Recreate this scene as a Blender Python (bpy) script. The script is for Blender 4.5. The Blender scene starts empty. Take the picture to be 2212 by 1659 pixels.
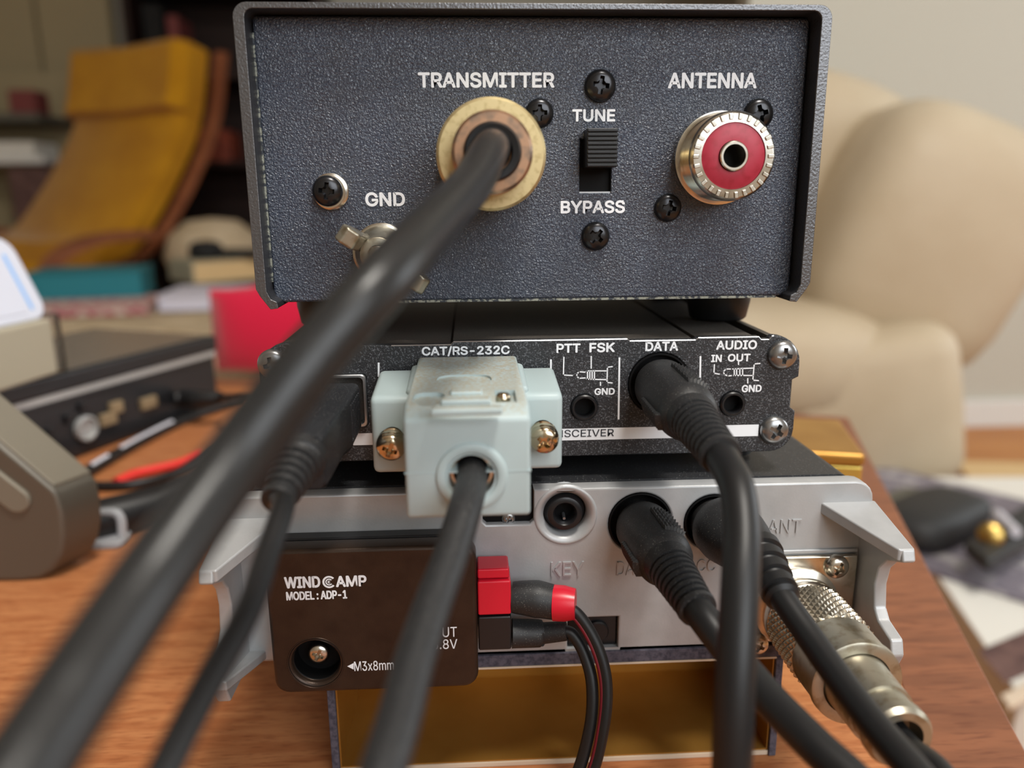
import bpy, bmesh, math, random
import numpy as np
from mathutils import Vector, Matrix

random.seed(7)
S = 0.001                      # everything below is written in millimetres
sc = bpy.context.scene
COL = sc.collection

# ------------------------------------------------------------------ camera
W, H, F = 2212.0, 1659.0, 1661.0
CAM = np.array([-13.5, -157.8, 22.6])
YAW, PIT, ROL = (math.radians(a) for a in (2.9, 13.6, -0.42))
def _basis():
    cy, sy, cp, sp = math.cos(YAW), math.sin(YAW), math.cos(PIT), math.sin(PIT)
    fw = np.array([sy*cp, cy*cp, -sp]); ri = np.array([cy, -sy, 0.0]); up = np.cross(ri, fw)
    c, s = math.cos(ROL), math.sin(ROL)
    return c*ri+s*up, -s*ri+c*up, fw
RI, UP, FW = _basis()
def _ray(px, py): return ((px-W/2)*RI-(py-H/2)*UP+F*FW)/F
# real-world points (mm) from a sight line and a known plane or distance
def PY(px, py, Y):
    d = _ray(px, py); return CAM+d*((Y-CAM[1])/d[1])
def PZ(px, py, Z):
    d = _ray(px, py); return CAM+d*((Z-CAM[2])/d[2])
def PX(px, py, X):
    d = _ray(px, py); return CAM+d*((X-CAM[0])/d[0])
def PD(px, py, D): return CAM+_ray(px, py)*D

cd = bpy.data.cameras.new('camera'); cam = bpy.data.objects.new('camera', cd); COL.objects.link(cam)
cd.sensor_width = 36.0; cd.lens = F/W*36.0; cd.clip_start = 0.004; cd.clip_end = 50
m = Matrix.Identity(4)
for i in range(3):
    m[i][0] = RI[i]; m[i][1] = UP[i]; m[i][2] = -FW[i]; m[i][3] = CAM[i]*S
cam.matrix_world = m
cd.dof.use_dof = True; cd.dof.focus_distance = 0.158; cd.dof.aperture_fstop = 9.5
sc.camera = cam

# ------------------------------------------------------------------ world, light, exposure
wd = bpy.data.worlds.new('World'); sc.world = wd; wd.use_nodes = True
wd.node_tree.nodes['Background'].inputs[0].default_value = (0.80, 0.90, 1.0, 1)
wd.node_tree.nodes['Background'].inputs[1].default_value = 1.2
def area(name, loc, target, sx, sy, power, col):
    l = bpy.data.lights.new(name, 'AREA'); l.shape = 'RECTANGLE'; l.size = sx; l.size_y = sy
    l.energy = power; l.color = col
    o = bpy.data.objects.new(name, l); COL.objects.link(o); o.location = loc
    o.rotation_euler = (Vector(target)-Vector(loc)).to_track_quat('-Z', 'Y').to_euler()
    return o
area('window_daylight', (0.75, -1.44, 0.80), (0.0, 0.3, -0.1), 1.30, 1.10, 17, (0.95, 0.98, 1.0))
area('side_window_daylight', (2.64, 0.80, 0.60), (0.3, 0.8, 0.0), 1.30, 1.15, 14, (0.95, 0.98, 1.0))
area('ceiling_lamp_light', (0.40, -0.50, 1.80), (0.1, 0.0, 0.0), 0.36, 0.36, 27, (1.0, 0.95, 0.87))
vs = sc.view_settings
sc.display_settings.display_device = 'sRGB'
vs.view_transform = 'Standard'; vs.look = 'None'; vs.gamma = 1.0; vs.use_curve_mapping = False
vs.exposure = 0.3

# ------------------------------------------------------------------ materials
def lin(c):
    return tuple((x/12.92 if x <= 0.04045 else ((x+0.055)/1.055)**2.4) for x in (v/255.0 for v in c))
MATS = {}
def mat(name, col, rough=0.5, metal=0.0, spec=0.5, bump=None, var=None, speck=None, coat=0.0, trans=0.0, sheen=0.0, scale=(1, 1, 1), ior=1.45):
    """bump = (size_mm, strength, distance_mm, kind); var = (colour2, size_mm, lo, hi); speck = (colour, size_mm, amount)"""
    M = bpy.data.materials.new(name); M.use_nodes = True; MATS[name] = M
    nt = M.node_tree; b = nt.nodes['Principled BSDF']
    b.inputs['Base Color'].default_value = (*lin(col), 1); b.inputs['Roughness'].default_value = rough
    b.inputs['Metallic'].default_value = metal; b.inputs['Specular IOR Level'].default_value = spec
    b.inputs['Coat Weight'].default_value = coat; b.inputs['Transmission Weight'].default_value = trans; b.inputs['IOR'].default_value = ior
    b.inputs['Sheen Weight'].default_value = sheen
    tc = nt.nodes.new('ShaderNodeTexCoord'); mp = nt.nodes.new('ShaderNodeMapping')
    mp.inputs['Scale'].default_value = tuple(1000.0*s for s in scale)
    nt.links.new(tc.outputs['Object'], mp.inputs['Vector'])
    cur = None
    def mix(fac, c2):
        nonlocal cur
        mx = nt.nodes.new('ShaderNodeMix'); mx.data_type = 'RGBA'
        if cur is None: mx.inputs[6].default_value = (*lin(col), 1)
        else: nt.links.new(cur, mx.inputs[6])
        mx.inputs[7].default_value = (*lin(c2), 1); nt.links.new(fac, mx.inputs[0]); cur = mx.outputs[2]
    def ramp(src, lo, hi):
        r = nt.nodes.new('ShaderNodeMapRange'); r.inputs[1].default_value = lo; r.inputs[2].default_value = hi
        nt.links.new(src, r.inputs[0]); return r.outputs[0]
    def noise(size, detail=2.0, dist=0.0):
        n = nt.nodes.new('ShaderNodeTexNoise'); n.inputs['Scale'].default_value = 1.0/size
        n.inputs['Detail'].default_value = detail; n.inputs['Distortion'].default_value = dist
        nt.links.new(mp.outputs[0], n.inputs['Vector']); return n.outputs['Fac']
    for v in ([var] if var and not isinstance(var, list) else (var or [])):
        mix(ramp(noise(v[1], 4.0), v[2], v[3]), v[0])
    for s_ in ([speck] if speck and not isinstance(speck, list) else (speck or [])):
        mix(ramp(noise(s_[1], 1.0), 0.5+s_[2], 0.5+s_[2]+0.06), s_[0])
    if cur is not None: nt.links.new(cur, b.inputs['Base Color'])
    if bump:
        if bump[3] == 'voronoi':
            n = nt.nodes.new('ShaderNodeTexVoronoi'); n.feature = 'SMOOTH_F1'; n.inputs['Scale'].default_value = 1.0/bump[0]
            nt.links.new(mp.outputs[0], n.inputs['Vector']); src = n.outputs['Distance']
        else: src = noise(bump[0], 2.0, 0.6 if bump[3] == 'leather' else 0.0)
        bp = nt.nodes.new('ShaderNodeBump'); bp.inputs['Strength'].default_value = bump[1]
        bp.inputs['Distance'].default_value = bump[2]*S
        nt.links.new(src, bp.inputs['Height']); nt.links.new(bp.outputs[0], b.inputs['Normal'])
    return M

mat('tuner_panel', (60, 68, 83), 0.19, 0.0, 0.8, bump=(0.46, 1.0, 0.42, 'leather'), var=((58, 63, 74), 9, .35, .7))
mat('tuner_cover', (44, 44, 47), 0.33, 0.0, 0.6, bump=(0.5, 0.7, 0.12, 'noise'))
mat('tuner_rim', (104, 104, 106), 0.30, 0.7, 0.5, bump=(0.5, 0.8, 0.12, 'noise'))
mat('tuner_wear', (150, 152, 140), 0.45, 0.3, 0.5, bump=(0.3, .8, .1, 'noise'), var=((60, 64, 70), .8, .45, .55))
mat('white_print', (235, 238, 242), 0.6)
mat('dark_print', (40, 44, 52), 0.6)
mat('black_screw', (58, 58, 60), 0.26, 0.8, 0.5, bump=(0.35, .15, .04, 'noise'))
mat('steel_screw', (150, 150, 150), 0.28, 0.9, 0.5, bump=(0.4, .2, .05, 'noise'))
mat('brass_screw', (205, 188, 160), 0.16, 1.0)
mat('nickel', (208, 202, 190), 0.22, 1.0, var=((168, 156, 136), 3, .5, .8))
mat('nickel_dull', (176, 171, 156), 0.36, 0.9, var=[((138, 126, 102), 2.5, .5, .75)], bump=(0.8, .15, .05, 'noise'))
mat('nickel_knurl', (176, 168, 152), 0.30, 0.9)
mat('plug_cream', (205, 188, 142), 0.42, 0.75, var=((165, 145, 100), 1.2, .5, .8))
mat('plug_copper', (186, 148, 120), 0.30, 0.9, var=((120, 110, 100), 2.5, .45, .7))
mat('rubber', (27, 27, 28), 0.42, 0, 0.45)
mat('rubber_matte', (38, 38, 39), 0.48, 0, 0.45, bump=(3.0, .25, .2, 'noise'), speck=((104, 102, 98), .22, .17))
mat('cable_thick', (38, 38, 38), 0.32, 0, 0.4, bump=(4.0, .3, .25, 'noise'))
mat('plastic_black', (24, 24, 26), 0.35, 0, 0.5)
mat('void', (6, 6, 7), 0.6, 0, 0.2)
mat('red_insulator', (168, 42, 62), 0.38, 0, 0.5, var=((150, 30, 45), 1.5, .5, .8))
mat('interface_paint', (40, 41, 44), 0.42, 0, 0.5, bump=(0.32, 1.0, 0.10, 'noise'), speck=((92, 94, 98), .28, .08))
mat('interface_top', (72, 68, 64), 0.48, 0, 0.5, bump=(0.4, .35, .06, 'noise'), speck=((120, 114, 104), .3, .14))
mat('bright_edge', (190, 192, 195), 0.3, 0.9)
mat('casting', (176, 177, 178), 0.40, 0.25, 0.5, bump=(0.5, .3, .06, 'noise'), var=((166, 167, 168), 6, .4, .7))
mat('radio_cover', (38, 39, 42), 0.45, 0, 0.5, bump=(0.5, .3, .06, 'noise'), speck=((150, 150, 148), .22, .19))
mat('hood_grey', (170, 185, 186), 0.42, 0, 0.45)
M_ = mat('hood_dust', (170, 185, 186), 0.45, 0, 0.45, var=((168, 183, 184), 4, .3, .8))
nt = M_.node_tree; b_ = nt.nodes['Principled BSDF']; g_ = nt.nodes.new('ShaderNodeNewGeometry'); sx_ = nt.nodes.new('ShaderNodeSeparateXYZ')   # settled dust lies on the upward faces
nt.links.new(g_.outputs['Normal'], sx_.inputs[0]); r_ = nt.nodes.new('ShaderNodeMapRange'); r_.inputs[1].default_value = .75; r_.inputs[2].default_value = .98; nt.links.new(sx_.outputs[2], r_.inputs[0])
n_ = nt.nodes.new('ShaderNodeTexNoise'); n_.inputs['Scale'].default_value = 1.6; n_.inputs['Detail'].default_value = 6; nt.links.new(nt.nodes['Mapping'].outputs[0], n_.inputs['Vector'])
r2 = nt.nodes.new('ShaderNodeMapRange'); r2.inputs[1].default_value = .35; r2.inputs[2].default_value = .65; nt.links.new(n_.outputs['Fac'], r2.inputs[0])
mu = nt.nodes.new('ShaderNodeMath'); mu.operation = 'MULTIPLY'; nt.links.new(r_.outputs[0], mu.inputs[0]); nt.links.new(r2.outputs[0], mu.inputs[1])
mx = nt.nodes.new('ShaderNodeMix'); mx.data_type = 'RGBA'; nt.links.new(mu.outputs[0], mx.inputs[0]); nt.links.new(b_.inputs['Base Color'].links[0].from_socket, mx.inputs[6]); mx.inputs[7].default_value = (*lin((166, 158, 138)), 1)
nt.links.new(mx.outputs[2], b_.inputs['Base Color'])
mat('dust_film', (186, 184, 172), 0.85, 0, .2)
mat('usb_black', (34, 35, 38), 0.42, 0, 0.5, bump=(0.5, .4, .07, 'noise'), speck=((120, 120, 118), .2, .17))
mat('adapter_brown', (66, 53, 44), 0.36, 0.6, 0.5, bump=(0.25, .5, .04, 'noise'), var=((56, 44, 37), 5, .4, .7))
mat('pole_red', (205, 26, 48), 0.3, 0, 0.5)
mat('pole_black', (26, 26, 28), 0.22, 0, 0.5)
mat('wire_red', (110, 18, 34), 0.5)
mat('gold_card', (182, 136, 64), 0.34, 0.6, var=((164, 118, 50), 20, .4, .7), bump=(14, .2, .4, 'noise'))
mat('gold_edge', (230, 205, 110), 0.25, 0.85)
mat('grey_board', (92, 88, 98), 0.9, 0, 0.2, bump=(0.6, .6, .15, 'noise'), var=((66, 64, 74), 1.0, .4, .65))
mat('paper_edge', (208, 190, 168), 0.85)
def wood(name, c1, c2, c3, rough, ang=0.0, size=1.0):
    M = mat(name, c1, rough, 0, 0.4, bump=(0.5*size, .25, .08, 'noise'), var=[(c2, 5.0*size, .42, .62), (c3, 1.3*size, .52, .72)], scale=(0.12, 1, 1))
    M.node_tree.nodes['Mapping'].inputs['Rotation'].default_value = (0, 0, ang)
    return M
wood('table_wood', (184, 122, 78), (166, 102, 62), (146, 86, 52), 0.40, 0, .45)
wood('table_band', (138, 88, 62), (120, 76, 54), (104, 62, 44), 0.45, 1.2)
wood('chair_wood', (150, 92, 62), (132, 78, 52), (120, 70, 46), 0.5, 0, 20)
wood('dark_wood', (40, 24, 20), (30, 18, 15), (52, 28, 22), 0.5, 0, 30)
mat('yellow_cloth', (196, 140, 26), 0.9, 0, 0.2, var=((180, 124, 20), 120, .35, .7), sheen=.2, bump=(9, .3, 2, 'noise'))
mat('cream_leather', (194, 180, 156), 0.55, 0, 0.35, var=((184, 168, 142), 200, .35, .7), bump=(60, .25, 8, 'noise'))
mat('wall_paint', (192, 190, 178), 0.85)
mat('ceiling_paint', (226, 224, 216), 0.9)
mat('door_paint', (160, 146, 114), 0.6)
mat('floor_wood', (190, 130, 74), 0.5, 0, .4, var=((170, 110, 58), 60, .4, .7), scale=(.2, 1, 1))
mat('white_paint', (222, 222, 218), 0.6)
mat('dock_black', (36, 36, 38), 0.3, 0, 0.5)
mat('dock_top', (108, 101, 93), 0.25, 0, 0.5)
mat('dock_strip', (176, 176, 174), 0.35, 0.4)
mat('port_tan', (150, 130, 100), 0.5, 0.3)
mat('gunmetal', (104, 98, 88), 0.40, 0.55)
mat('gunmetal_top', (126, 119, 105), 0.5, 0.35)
mat('white_gloss', (206, 209, 222), 0.35)
mat('pale_blue', (130, 180, 235), 0.5)
mat('beige_plastic', (168, 160, 140), 0.55)
mat('clear_plastic', (240, 240, 242), 0.08, 0, .5, trans=1.0, ior=1.45)
mat('frosted_plastic', (222, 224, 228), 0.25, 0, .5, trans=.6, ior=1.4)
mat('cable_red', (225, 52, 44), 0.5)
mat('cable_print', (205, 205, 215), 0.6)
mat('red_cloth', (206, 24, 62), 0.85, 0, .2, sheen=.3)
mat('cream_cloth', (196, 178, 150), 0.95, 0, .1, var=((180, 160, 130), 40, .4, .7), bump=(12, .4, 4, 'noise'))
mat('teal', (34, 122, 134), 0.6)
mat('pink', (178, 84, 100), 0.7, var=((214, 196, 184), 14, .42, .55))
mat('book_grey', (168, 164, 142), 0.7)
mat('book_tan', (214, 182, 132), 0.8)
mat('book_white', (214, 212, 226), 0.8)
mat('felt_black', (22, 22, 22), 0.8)
mat('magazine', (120, 114, 124), 0.6, var=[((170, 166, 168), 30, .5, .6), ((84, 80, 96), 14, .55, .7)])
mat('paper_white', (222, 220, 212), 0.8)
mat('photo_brown', (110, 82, 76), 0.6, var=((80, 56, 54), 25, .4, .6))
mat('strap_black', (40, 41, 42), 0.6)
mat('strap_olive', (96, 94, 84), 0.7)
mat('brass', (190, 160, 92), 0.3, 1.0)
mat('rust', (150, 70, 48), 0.7, var=((110, 50, 40), 50, .4, .7))
mat('shelf_item_red', (120, 60, 58), 0.7)

# ------------------------------------------------------------------ mesh builder (mm)
def A(*v): return np.array(v, float)
def unit(v): v = np.asarray(v, float); return v/np.linalg.norm(v)
def frame(d):
    d = unit(d); h = A(0, 0, 1) if abs(d[2]) < 0.95 else A(1, 0, 0)
    u = unit(np.cross(h, d)); return u, np.cross(d, u)
def smooth_path(pts, n=6):
    P = np.array(pts, float); out = []
    for i in range(len(P)-1):
        p0 = P[max(i-1, 0)]; p1 = P[i]; p2 = P[i+1]; p3 = P[min(i+2, len(P)-1)]
        for k in range(n):
            t = k/n
            out.append(0.5*((2*p1)+(-p0+p2)*t+(2*p0-5*p1+4*p2-p3)*t*t+(-p0+3*p1-3*p2+p3)*t**3))
    out.append(P[-1]); return np.array(out)
def circle(cx, cy, r, n=32, a0=0.0): return [(cx+r*math.cos(a0+2*math.pi*i/n), cy+r*math.sin(a0+2*math.pi*i/n)) for i in range(n)]
def rrect(x0, x1, y0, y1, r, n=5):
    r = min(r, (x1-x0)/2-1e-3, (y1-y0)/2-1e-3); o = []
    for cx, cy, a in ((x1-r, y1-r, 0), (x0+r, y1-r, 90), (x0+r, y0+r, 180), (x1-r, y0+r, 270)):
        for k in range(n+1):
            t = math.radians(a+90*k/n); o.append((cx+r*math.cos(t), cy+r*math.sin(t)))
    return o

def drop(pts, r, veer=0.0, tz=-105.0):
    """let a cable run on past its last point and settle onto the table"""
    P = [np.asarray(p, float) for p in pts]; L = np.linalg.norm(P[-1]-P[-2]); d = unit(P[-1]-P[-2])
    for k in range(12):
        h = P[-1][2]-(tz+r); L = L*.75+9*.25
        if h < .05: d = unit(A(d[0], d[1], 0))
        elif h < 22:
            g = unit(A(d[0], d[1], 0)); d = unit(g-A(0, 0, min(1.0, h/14)))
        else: d = unit(d+A(0, 0, -.12))
        d = unit(d+A(veer, 0, 0))
        q = P[-1]+d*L; q[2] = max(q[2], tz+r); P.append(q)
    return P

class MB:
    def __init__(s): s.v = []; s.f = []
    def add(s, vs, fs):
        o = len(s.v); s.v += [tuple(map(float, p)) for p in vs]; s.f += [tuple(i+o for i in f) for f in fs]; return s
    def merge(s, other): return s.add(other.v, other.f)
    def box(s, x0, x1, y0, y1, z0, z1):
        return s.add([(x, y, z) for z in (z0, z1) for y in (y0, y1) for x in (x0, x1)],
                     [(0, 2, 3, 1), (4, 5, 7, 6), (0, 1, 5, 4), (1, 3, 7, 5), (3, 2, 6, 7), (2, 0, 4, 6)])
    def obox(s, c, ux, uy, uz, hx, hy, hz):
        c = np.asarray(c, float); ux, uy, uz = map(unit, (ux, uy, uz))
        return s.add([c+a*hx*ux+b*hy*uy+d*hz*uz for d in (-1, 1) for b in (-1, 1) for a in (-1, 1)],
                     [(0, 2, 3, 1), (4, 5, 7, 6), (0, 1, 5, 4), (1, 3, 7, 5), (3, 2, 6, 7), (2, 0, 4, 6)])
    def loft(s, rings, cap=True, close=True):
        n = len(rings[0]); vs = [p for r in rings for p in r]; fs = []
        for i in range(len(rings)-1):
            for j in range(n if close else n-1):
                k = (j+1) % n; fs.append((i*n+j, i*n+k, (i+1)*n+k, (i+1)*n+j))
        if cap: fs.append(tuple(range(n-1, -1, -1))); fs.append(tuple((len(rings)-1)*n+j for j in range(n)))
        return s.add(vs, fs)
    def prism(s, poly, ax, a0, a1):
        def pt(p, a): return {'Y': (p[0], a, p[1]), 'X': (a, p[0], p[1]), 'Z': (p[0], p[1], a)}[ax]
        return s.loft([[pt(p, a0) for p in poly], [pt(p, a1) for p in poly]])
    def lathe(s, prof, o, d, seg=40, cap=True):
        o = np.asarray(o, float); d = unit(d); u, w = frame(d)
        return s.loft([[o+d*t+(u*math.cos(2*math.pi*k/seg)+w*math.sin(2*math.pi*k/seg))*max(r, 1e-3) for k in range(seg)] for t, r in prof], cap)
    def tube(s, pts, r, seg=20, n=6, cap=True, raw=False):
        P = np.array(pts, float) if raw else smooth_path(pts, n)
        R = np.full(len(P), r, float) if np.isscalar(r) else (np.asarray(r, float) if len(r) == len(P) else np.interp(np.linspace(0, 1, len(P)), np.linspace(0, 1, len(r)), r))
        T = np.gradient(P, axis=0); u, w = frame(T[0]); rings = []
        for i in range(len(P)):
            t = unit(T[i]); u = unit(u-t*np.dot(u, t)); w = np.cross(t, u)
            rings.append([P[i]+(u*math.cos(2*math.pi*k/seg)+w*math.sin(2*math.pi*k/seg))*R[i] for k in range(seg)])
        return s.loft(rings, cap)

ORG = {}
def mesh_from(mb, name, off, smooth=35.0):
    me = bpy.data.meshes.new(name)
    v = (np.array(mb.v, float)-off)*S if len(mb.v) else np.zeros((0, 3))
    me.from_pydata(v.tolist(), [], mb.f); me.validate()
    bm = bmesh.new(); bm.from_mesh(me); bmesh.ops.recalc_face_normals(bm, faces=bm.faces); bm.to_mesh(me); bm.free()
    for p in me.polygons: p.use_smooth = True
    me.set_sharp_from_angle(angle=math.radians(smooth)); return me
def baked(mb, bevel=0.0, seg=2, cut=None, angle=30):
    """bevel (and carve cutters out of) a builder's mesh; returns a new builder"""
    me = mesh_from(mb, 'bake', np.zeros(3)); o = bpy.data.objects.new('bake', me); COL.objects.link(o); extra = []
    if bevel:
        b = o.modifiers.new('b', 'BEVEL'); b.width = bevel*S; b.segments = seg; b.limit_method = 'ANGLE'; b.angle_limit = math.radians(angle)
    for c in (cut or []):
        co = bpy.data.objects.new('cut', mesh_from(c, 'cut', np.zeros(3))); COL.objects.link(co); extra.append(co)
        q = o.modifiers.new('c', 'BOOLEAN'); q.object = co; q.operation = 'DIFFERENCE'; q.solver = 'EXACT'
    dg = bpy.context.evaluated_depsgraph_get(); dg.update()
    ev = o.evaluated_get(dg); em = ev.to_mesh(); r = MB()
    r.add([tuple(v.co[i]/S for i in range(3)) for v in em.vertices], [tuple(p.vertices) for p in em.polygons]); ev.to_mesh_clear()
    for x in [o]+extra: d = x.data; bpy.data.objects.remove(x); bpy.data.meshes.remove(d)
    return r
class Thing:
    def __init__(s, name, label, cat, base, group=None, kind=None):
        s.o = bpy.data.objects.new(name, None); COL.objects.link(s.o); s.base = np.asarray(base, float)
        s.o.location = s.base*S; s.o.empty_display_size = 0.01; tag(s.o, label, cat, group, kind)
    def part(s, name, mb, m, parent=None, bevel=0.0, seg=2, smooth=35.0, label=None, sub=0):
        o = bpy.data.objects.new(name, mesh_from(mb, name, s.base, smooth)); COL.objects.link(o); o.parent = parent or s.o
        o.data.materials.append(MATS[m]); mods(o, bevel, seg, sub)
        if label: o['label'] = label
        return o
    def inst(s, name, me, m, c, scale=1.0, rot=None, parent=None):
        o = bpy.data.objects.new(name, me); COL.objects.link(o); o.parent = parent or s.o
        o.location = (np.asarray(c, float)-s.base)*S; o.scale = (scale,)*3
        if rot is not None: o.rotation_euler = rot
        if not me.materials: me.materials.append(None)
        o.material_slots[0].link = 'OBJECT'; o.material_slots[0].material = MATS[m]; return o
def mods(o, bevel, seg, sub=0):
    if bevel:
        b = o.modifiers.new('bevel', 'BEVEL'); b.width = bevel*S; b.segments = seg; b.limit_method = 'ANGLE'; b.angle_limit = math.radians(32); b.harden_normals = True
    if sub:
        q = o.modifiers.new('sub', 'SUBSURF'); q.levels = sub; q.render_levels = sub
def tag(o, label=None, cat=None, group=None, kind=None):
    if label: o['label'] = label
    if cat: o['category'] = cat
    if group: o['group'] = group
    if kind: o['kind'] = kind
def solo(name, mb, m, base, label=None, cat=None, group=None, kind=None, bevel=0.0, seg=2, smooth=35.0, sub=0):
    base = np.asarray(base, float); o = bpy.data.objects.new(name, mesh_from(mb, name, base, smooth)); COL.objects.link(o)
    o.location = base*S; o.data.materials.append(MATS[m]); mods(o, bevel, seg, sub); tag(o, label, cat, group, kind); return o
def sub_of(o, name, mb, m, base, bevel=0.0, sub=0):
    c = bpy.data.objects.new(name, mesh_from(mb, name, np.asarray(base, float))); COL.objects.link(c); c.parent = o
    c.data.materials.append(MATS[m]); mods(c, bevel, 2, sub); return c

def curve_mesh(cu):
    o = bpy.data.objects.new('tmp', cu); COL.objects.link(o); dg = bpy.context.evaluated_depsgraph_get(); dg.update()
    ev = o.evaluated_get(dg); me = ev.to_mesh()
    v = np.array([tuple(p.co) for p in me.vertices], float).reshape(-1, 3); f = [tuple(p.vertices) for p in me.polygons]; ev.to_mesh_clear()
    bpy.data.objects.remove(o); bpy.data.curves.remove(cu); return v, f
def plate(outline, holes, y0, y1, bevel=0.0):
    """flat plate in the X-Z plane with real holes, front face at y0 (towards the viewer)"""
    cu = bpy.data.curves.new('pl', 'CURVE'); cu.dimensions = '2D'; cu.fill_mode = 'BOTH'
    for poly in [outline]+list(holes):
        sp = cu.splines.new('POLY'); sp.points.add(len(poly)-1); sp.use_cyclic_u = True
        for p, q in zip(sp.points, poly): p.co = (q[0], q[1], 0, 1)
    cu.extrude = (y1-y0)/2-bevel; cu.bevel_depth = bevel; cu.bevel_resolution = 2; cu.offset = -bevel
    v, f = curve_mesh(cu); r = MB(); mid = (y0+y1)/2
    r.add([(p[0], mid-p[2], p[1]) for p in v], f)
    return r
_font = None
try:
    import os
    fp = os.path.join(bpy.utils.system_resource('DATAFILES'), 'fonts', 'Inter.woff2')
    if os.path.exists(fp): _font = bpy.data.fonts.load(fp)
except Exception: _font = None
from mathutils.geometry import tessellate_polygon
def glyphs(s, bold=0.0, space=1.0):
    """outlines of a word, each contour filled on its own so that overlapping strokes stay solid"""
    cu = bpy.data.curves.new('tx', 'FONT'); cu.body = s; cu.size = 1.0; cu.space_character = space; cu.resolution_u = 4; cu.fill_mode = 'NONE'
    if _font: cu.font = _font
    o = bpy.data.objects.new('tmp', cu); COL.objects.link(o); dg = bpy.context.evaluated_depsgraph_get(); dg.update()
    ev = o.evaluated_get(dg); me = ev.to_mesh(); pts = [v.co.xy.copy() for v in me.vertices]; nb = {}
    for e in me.edges: a, b = e.vertices; nb.setdefault(a, []).append(b); nb.setdefault(b, []).append(a)
    ev.to_mesh_clear(); bpy.data.objects.remove(o); bpy.data.curves.remove(cu)
    seen, loops = set(), []
    for st in range(len(pts)):
        if st in seen or st not in nb: continue
        lp, cur_, prev = [], st, None
        while cur_ not in seen:
            seen.add(cur_); lp.append(cur_); nx = [x for x in nb[cur_] if x != prev and x not in seen]
            if not nx: break
            prev, cur_ = cur_, (min(nx, key=lambda x: abs(x-cur_)))
        if len(lp) > 2: loops.append([pts[i] for i in lp])
    def area_(l): return .5*sum(a.x*b.y-b.x*a.y for a, b in zip(l, l[1:]+l[:1]))
    def inside(p, l):
        c = False
        for a, b in zip(l, l[1:]+l[:1]):
            if (a.y > p.y) != (b.y > p.y) and p.x < (b.x-a.x)*(p.y-a.y)/(b.y-a.y)+a.x: c = not c
        return c
    ar = [area_(l) for l in loops]; sg_ = math.copysign(1, ar[max(range(len(ar)), key=lambda i: abs(ar[i]))])
    v, f, bnd = [], [], []
    for l, q in zip(loops, ar):
        if q*sg_ < 0: continue
        hl = [h for h, r in zip(loops, ar) if r*sg_ < 0 and abs(r) < abs(q) and inside(h[0], l)]
        pl_ = [l]+hl; flat = [p for x in pl_ for p in x]; o_ = len(v)
        f += [tuple(i+o_ for i in t) for t in tessellate_polygon([[Vector((p.x, p.y, 0)) for p in x] for x in pl_])]
        k = o_
        for x in pl_:
            bnd += [(k+i, k+(i+1) % len(x)) for i in range(len(x))]; k += len(x)
        v += [(p.x, p.y, 0) for p in flat]
    v = np.array(v, float); v[:, :2] -= v[:, :2].min(0); e = v[:, :2].max(0)
    return v, f, e, bnd
def lettering(t, s, xl, xr, yt, yb, Y, m='white_print', bold=0.022, space=1.0, raise_=0.06, parent=None, thick=0.0, name='lettering'):
    """printed (or cast) word on the plane Y, spanning the given sight lines; bold copies thicken the strokes"""
    v, f, e, edges = glyphs(s, 0.0, space); xm, ym = (xl+xr)/2, (yt+yb)/2
    x0, x1 = PY(xl, ym, Y)[0], PY(xr, ym, Y)[0]; z1, z0 = PY(xm, yt, Y)[2], PY(xm, yb, Y)[2]
    g = bold*(z1-z0)/e[1]; r = MB()
    X = x0+g+v[:, 0]/e[0]*(x1-x0-2*g); Z = z0+g+v[:, 1]/e[1]*(z1-z0-2*g)
    cop = [(0, 0)]+([(g*math.cos(k*math.pi/4), g*math.sin(k*math.pi/4)) for k in range(8)] if bold else [])
    for i, (dx, dz) in enumerate(cop):
        o = len(r.v); r.add([(a+dx, Y-raise_-.0015*i, b+dz) for a, b in zip(X, Z)], f)
        if thick:
            n = len(r.v)-o; o2 = len(r.v); r.add([(a+dx, Y+thick, b+dz) for a, b in zip(X, Z)], [])
            r.f += [(a+o, b+o, b+o2, a+o2) for a, b in edges]
    me = bpy.data.meshes.new(name); me.from_pydata(((np.array(r.v)-t.base)*S).tolist(), [], r.f)
    o = bpy.data.objects.new(name, me); COL.objects.link(o); o.parent = parent or t.o; me.materials.append(MATS[m]); return o
def stroke(mb, pts, w, Y, raise_=0.06):
    """printed line through pixel sight points on plane Y, w mm wide"""
    P = [PY(x, y, Y) for x, y in pts]
    for a, b in zip(P, P[1:]):
        d = unit(b-a); nrm = A(d[2], 0, -d[0]); a2 = a-d*w/2; b2 = b+d*w/2
        mb.add([q+A(0, -raise_, 0) for q in (a2-nrm*w/2, a2+nrm*w/2, b2+nrm*w/2, b2-nrm*w/2)], [(0, 1, 2, 3)])
    return mb

# screw head shared by all Phillips screws: unit radius, facing -Y
def screw_mesh():
    h = MB().lathe([(-.25, .98), (0.10, 1.0), (.28, .95), (.42, .82), (.52, .62), (.57, .35), (.585, .02)], (0, 0, 0), (0, -1, 0), 48)
    c = []
    for a, b in ((.62, .17), (.17, .62)):
        c.append(MB().loft([[(-a, -.8, -b), (a, -.8, -b), (a, -.8, b), (-a, -.8, b)], [(-a*.55, -.12, -b*.7), (a*.55, -.12, -b*.7), (a*.55, -.12, b*.7), (-a*.55, -.12, b*.7)]]))
    c.append(MB().lathe([(0.1, .2), (.8, .36)], (0, 0, 0), (0, -1, 0), 12))
    return mesh_from(baked(h, cut=c), 'screw_head', np.zeros(3), 40)
SCREW = screw_mesh()
def screw(t, c, r, m, ang=0.0, name='screw', parent=None, tilt=(0, 0)):
    return t.inst(name, SCREW, m, c, r, (tilt[0], math.radians(ang), tilt[1]), parent)

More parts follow.
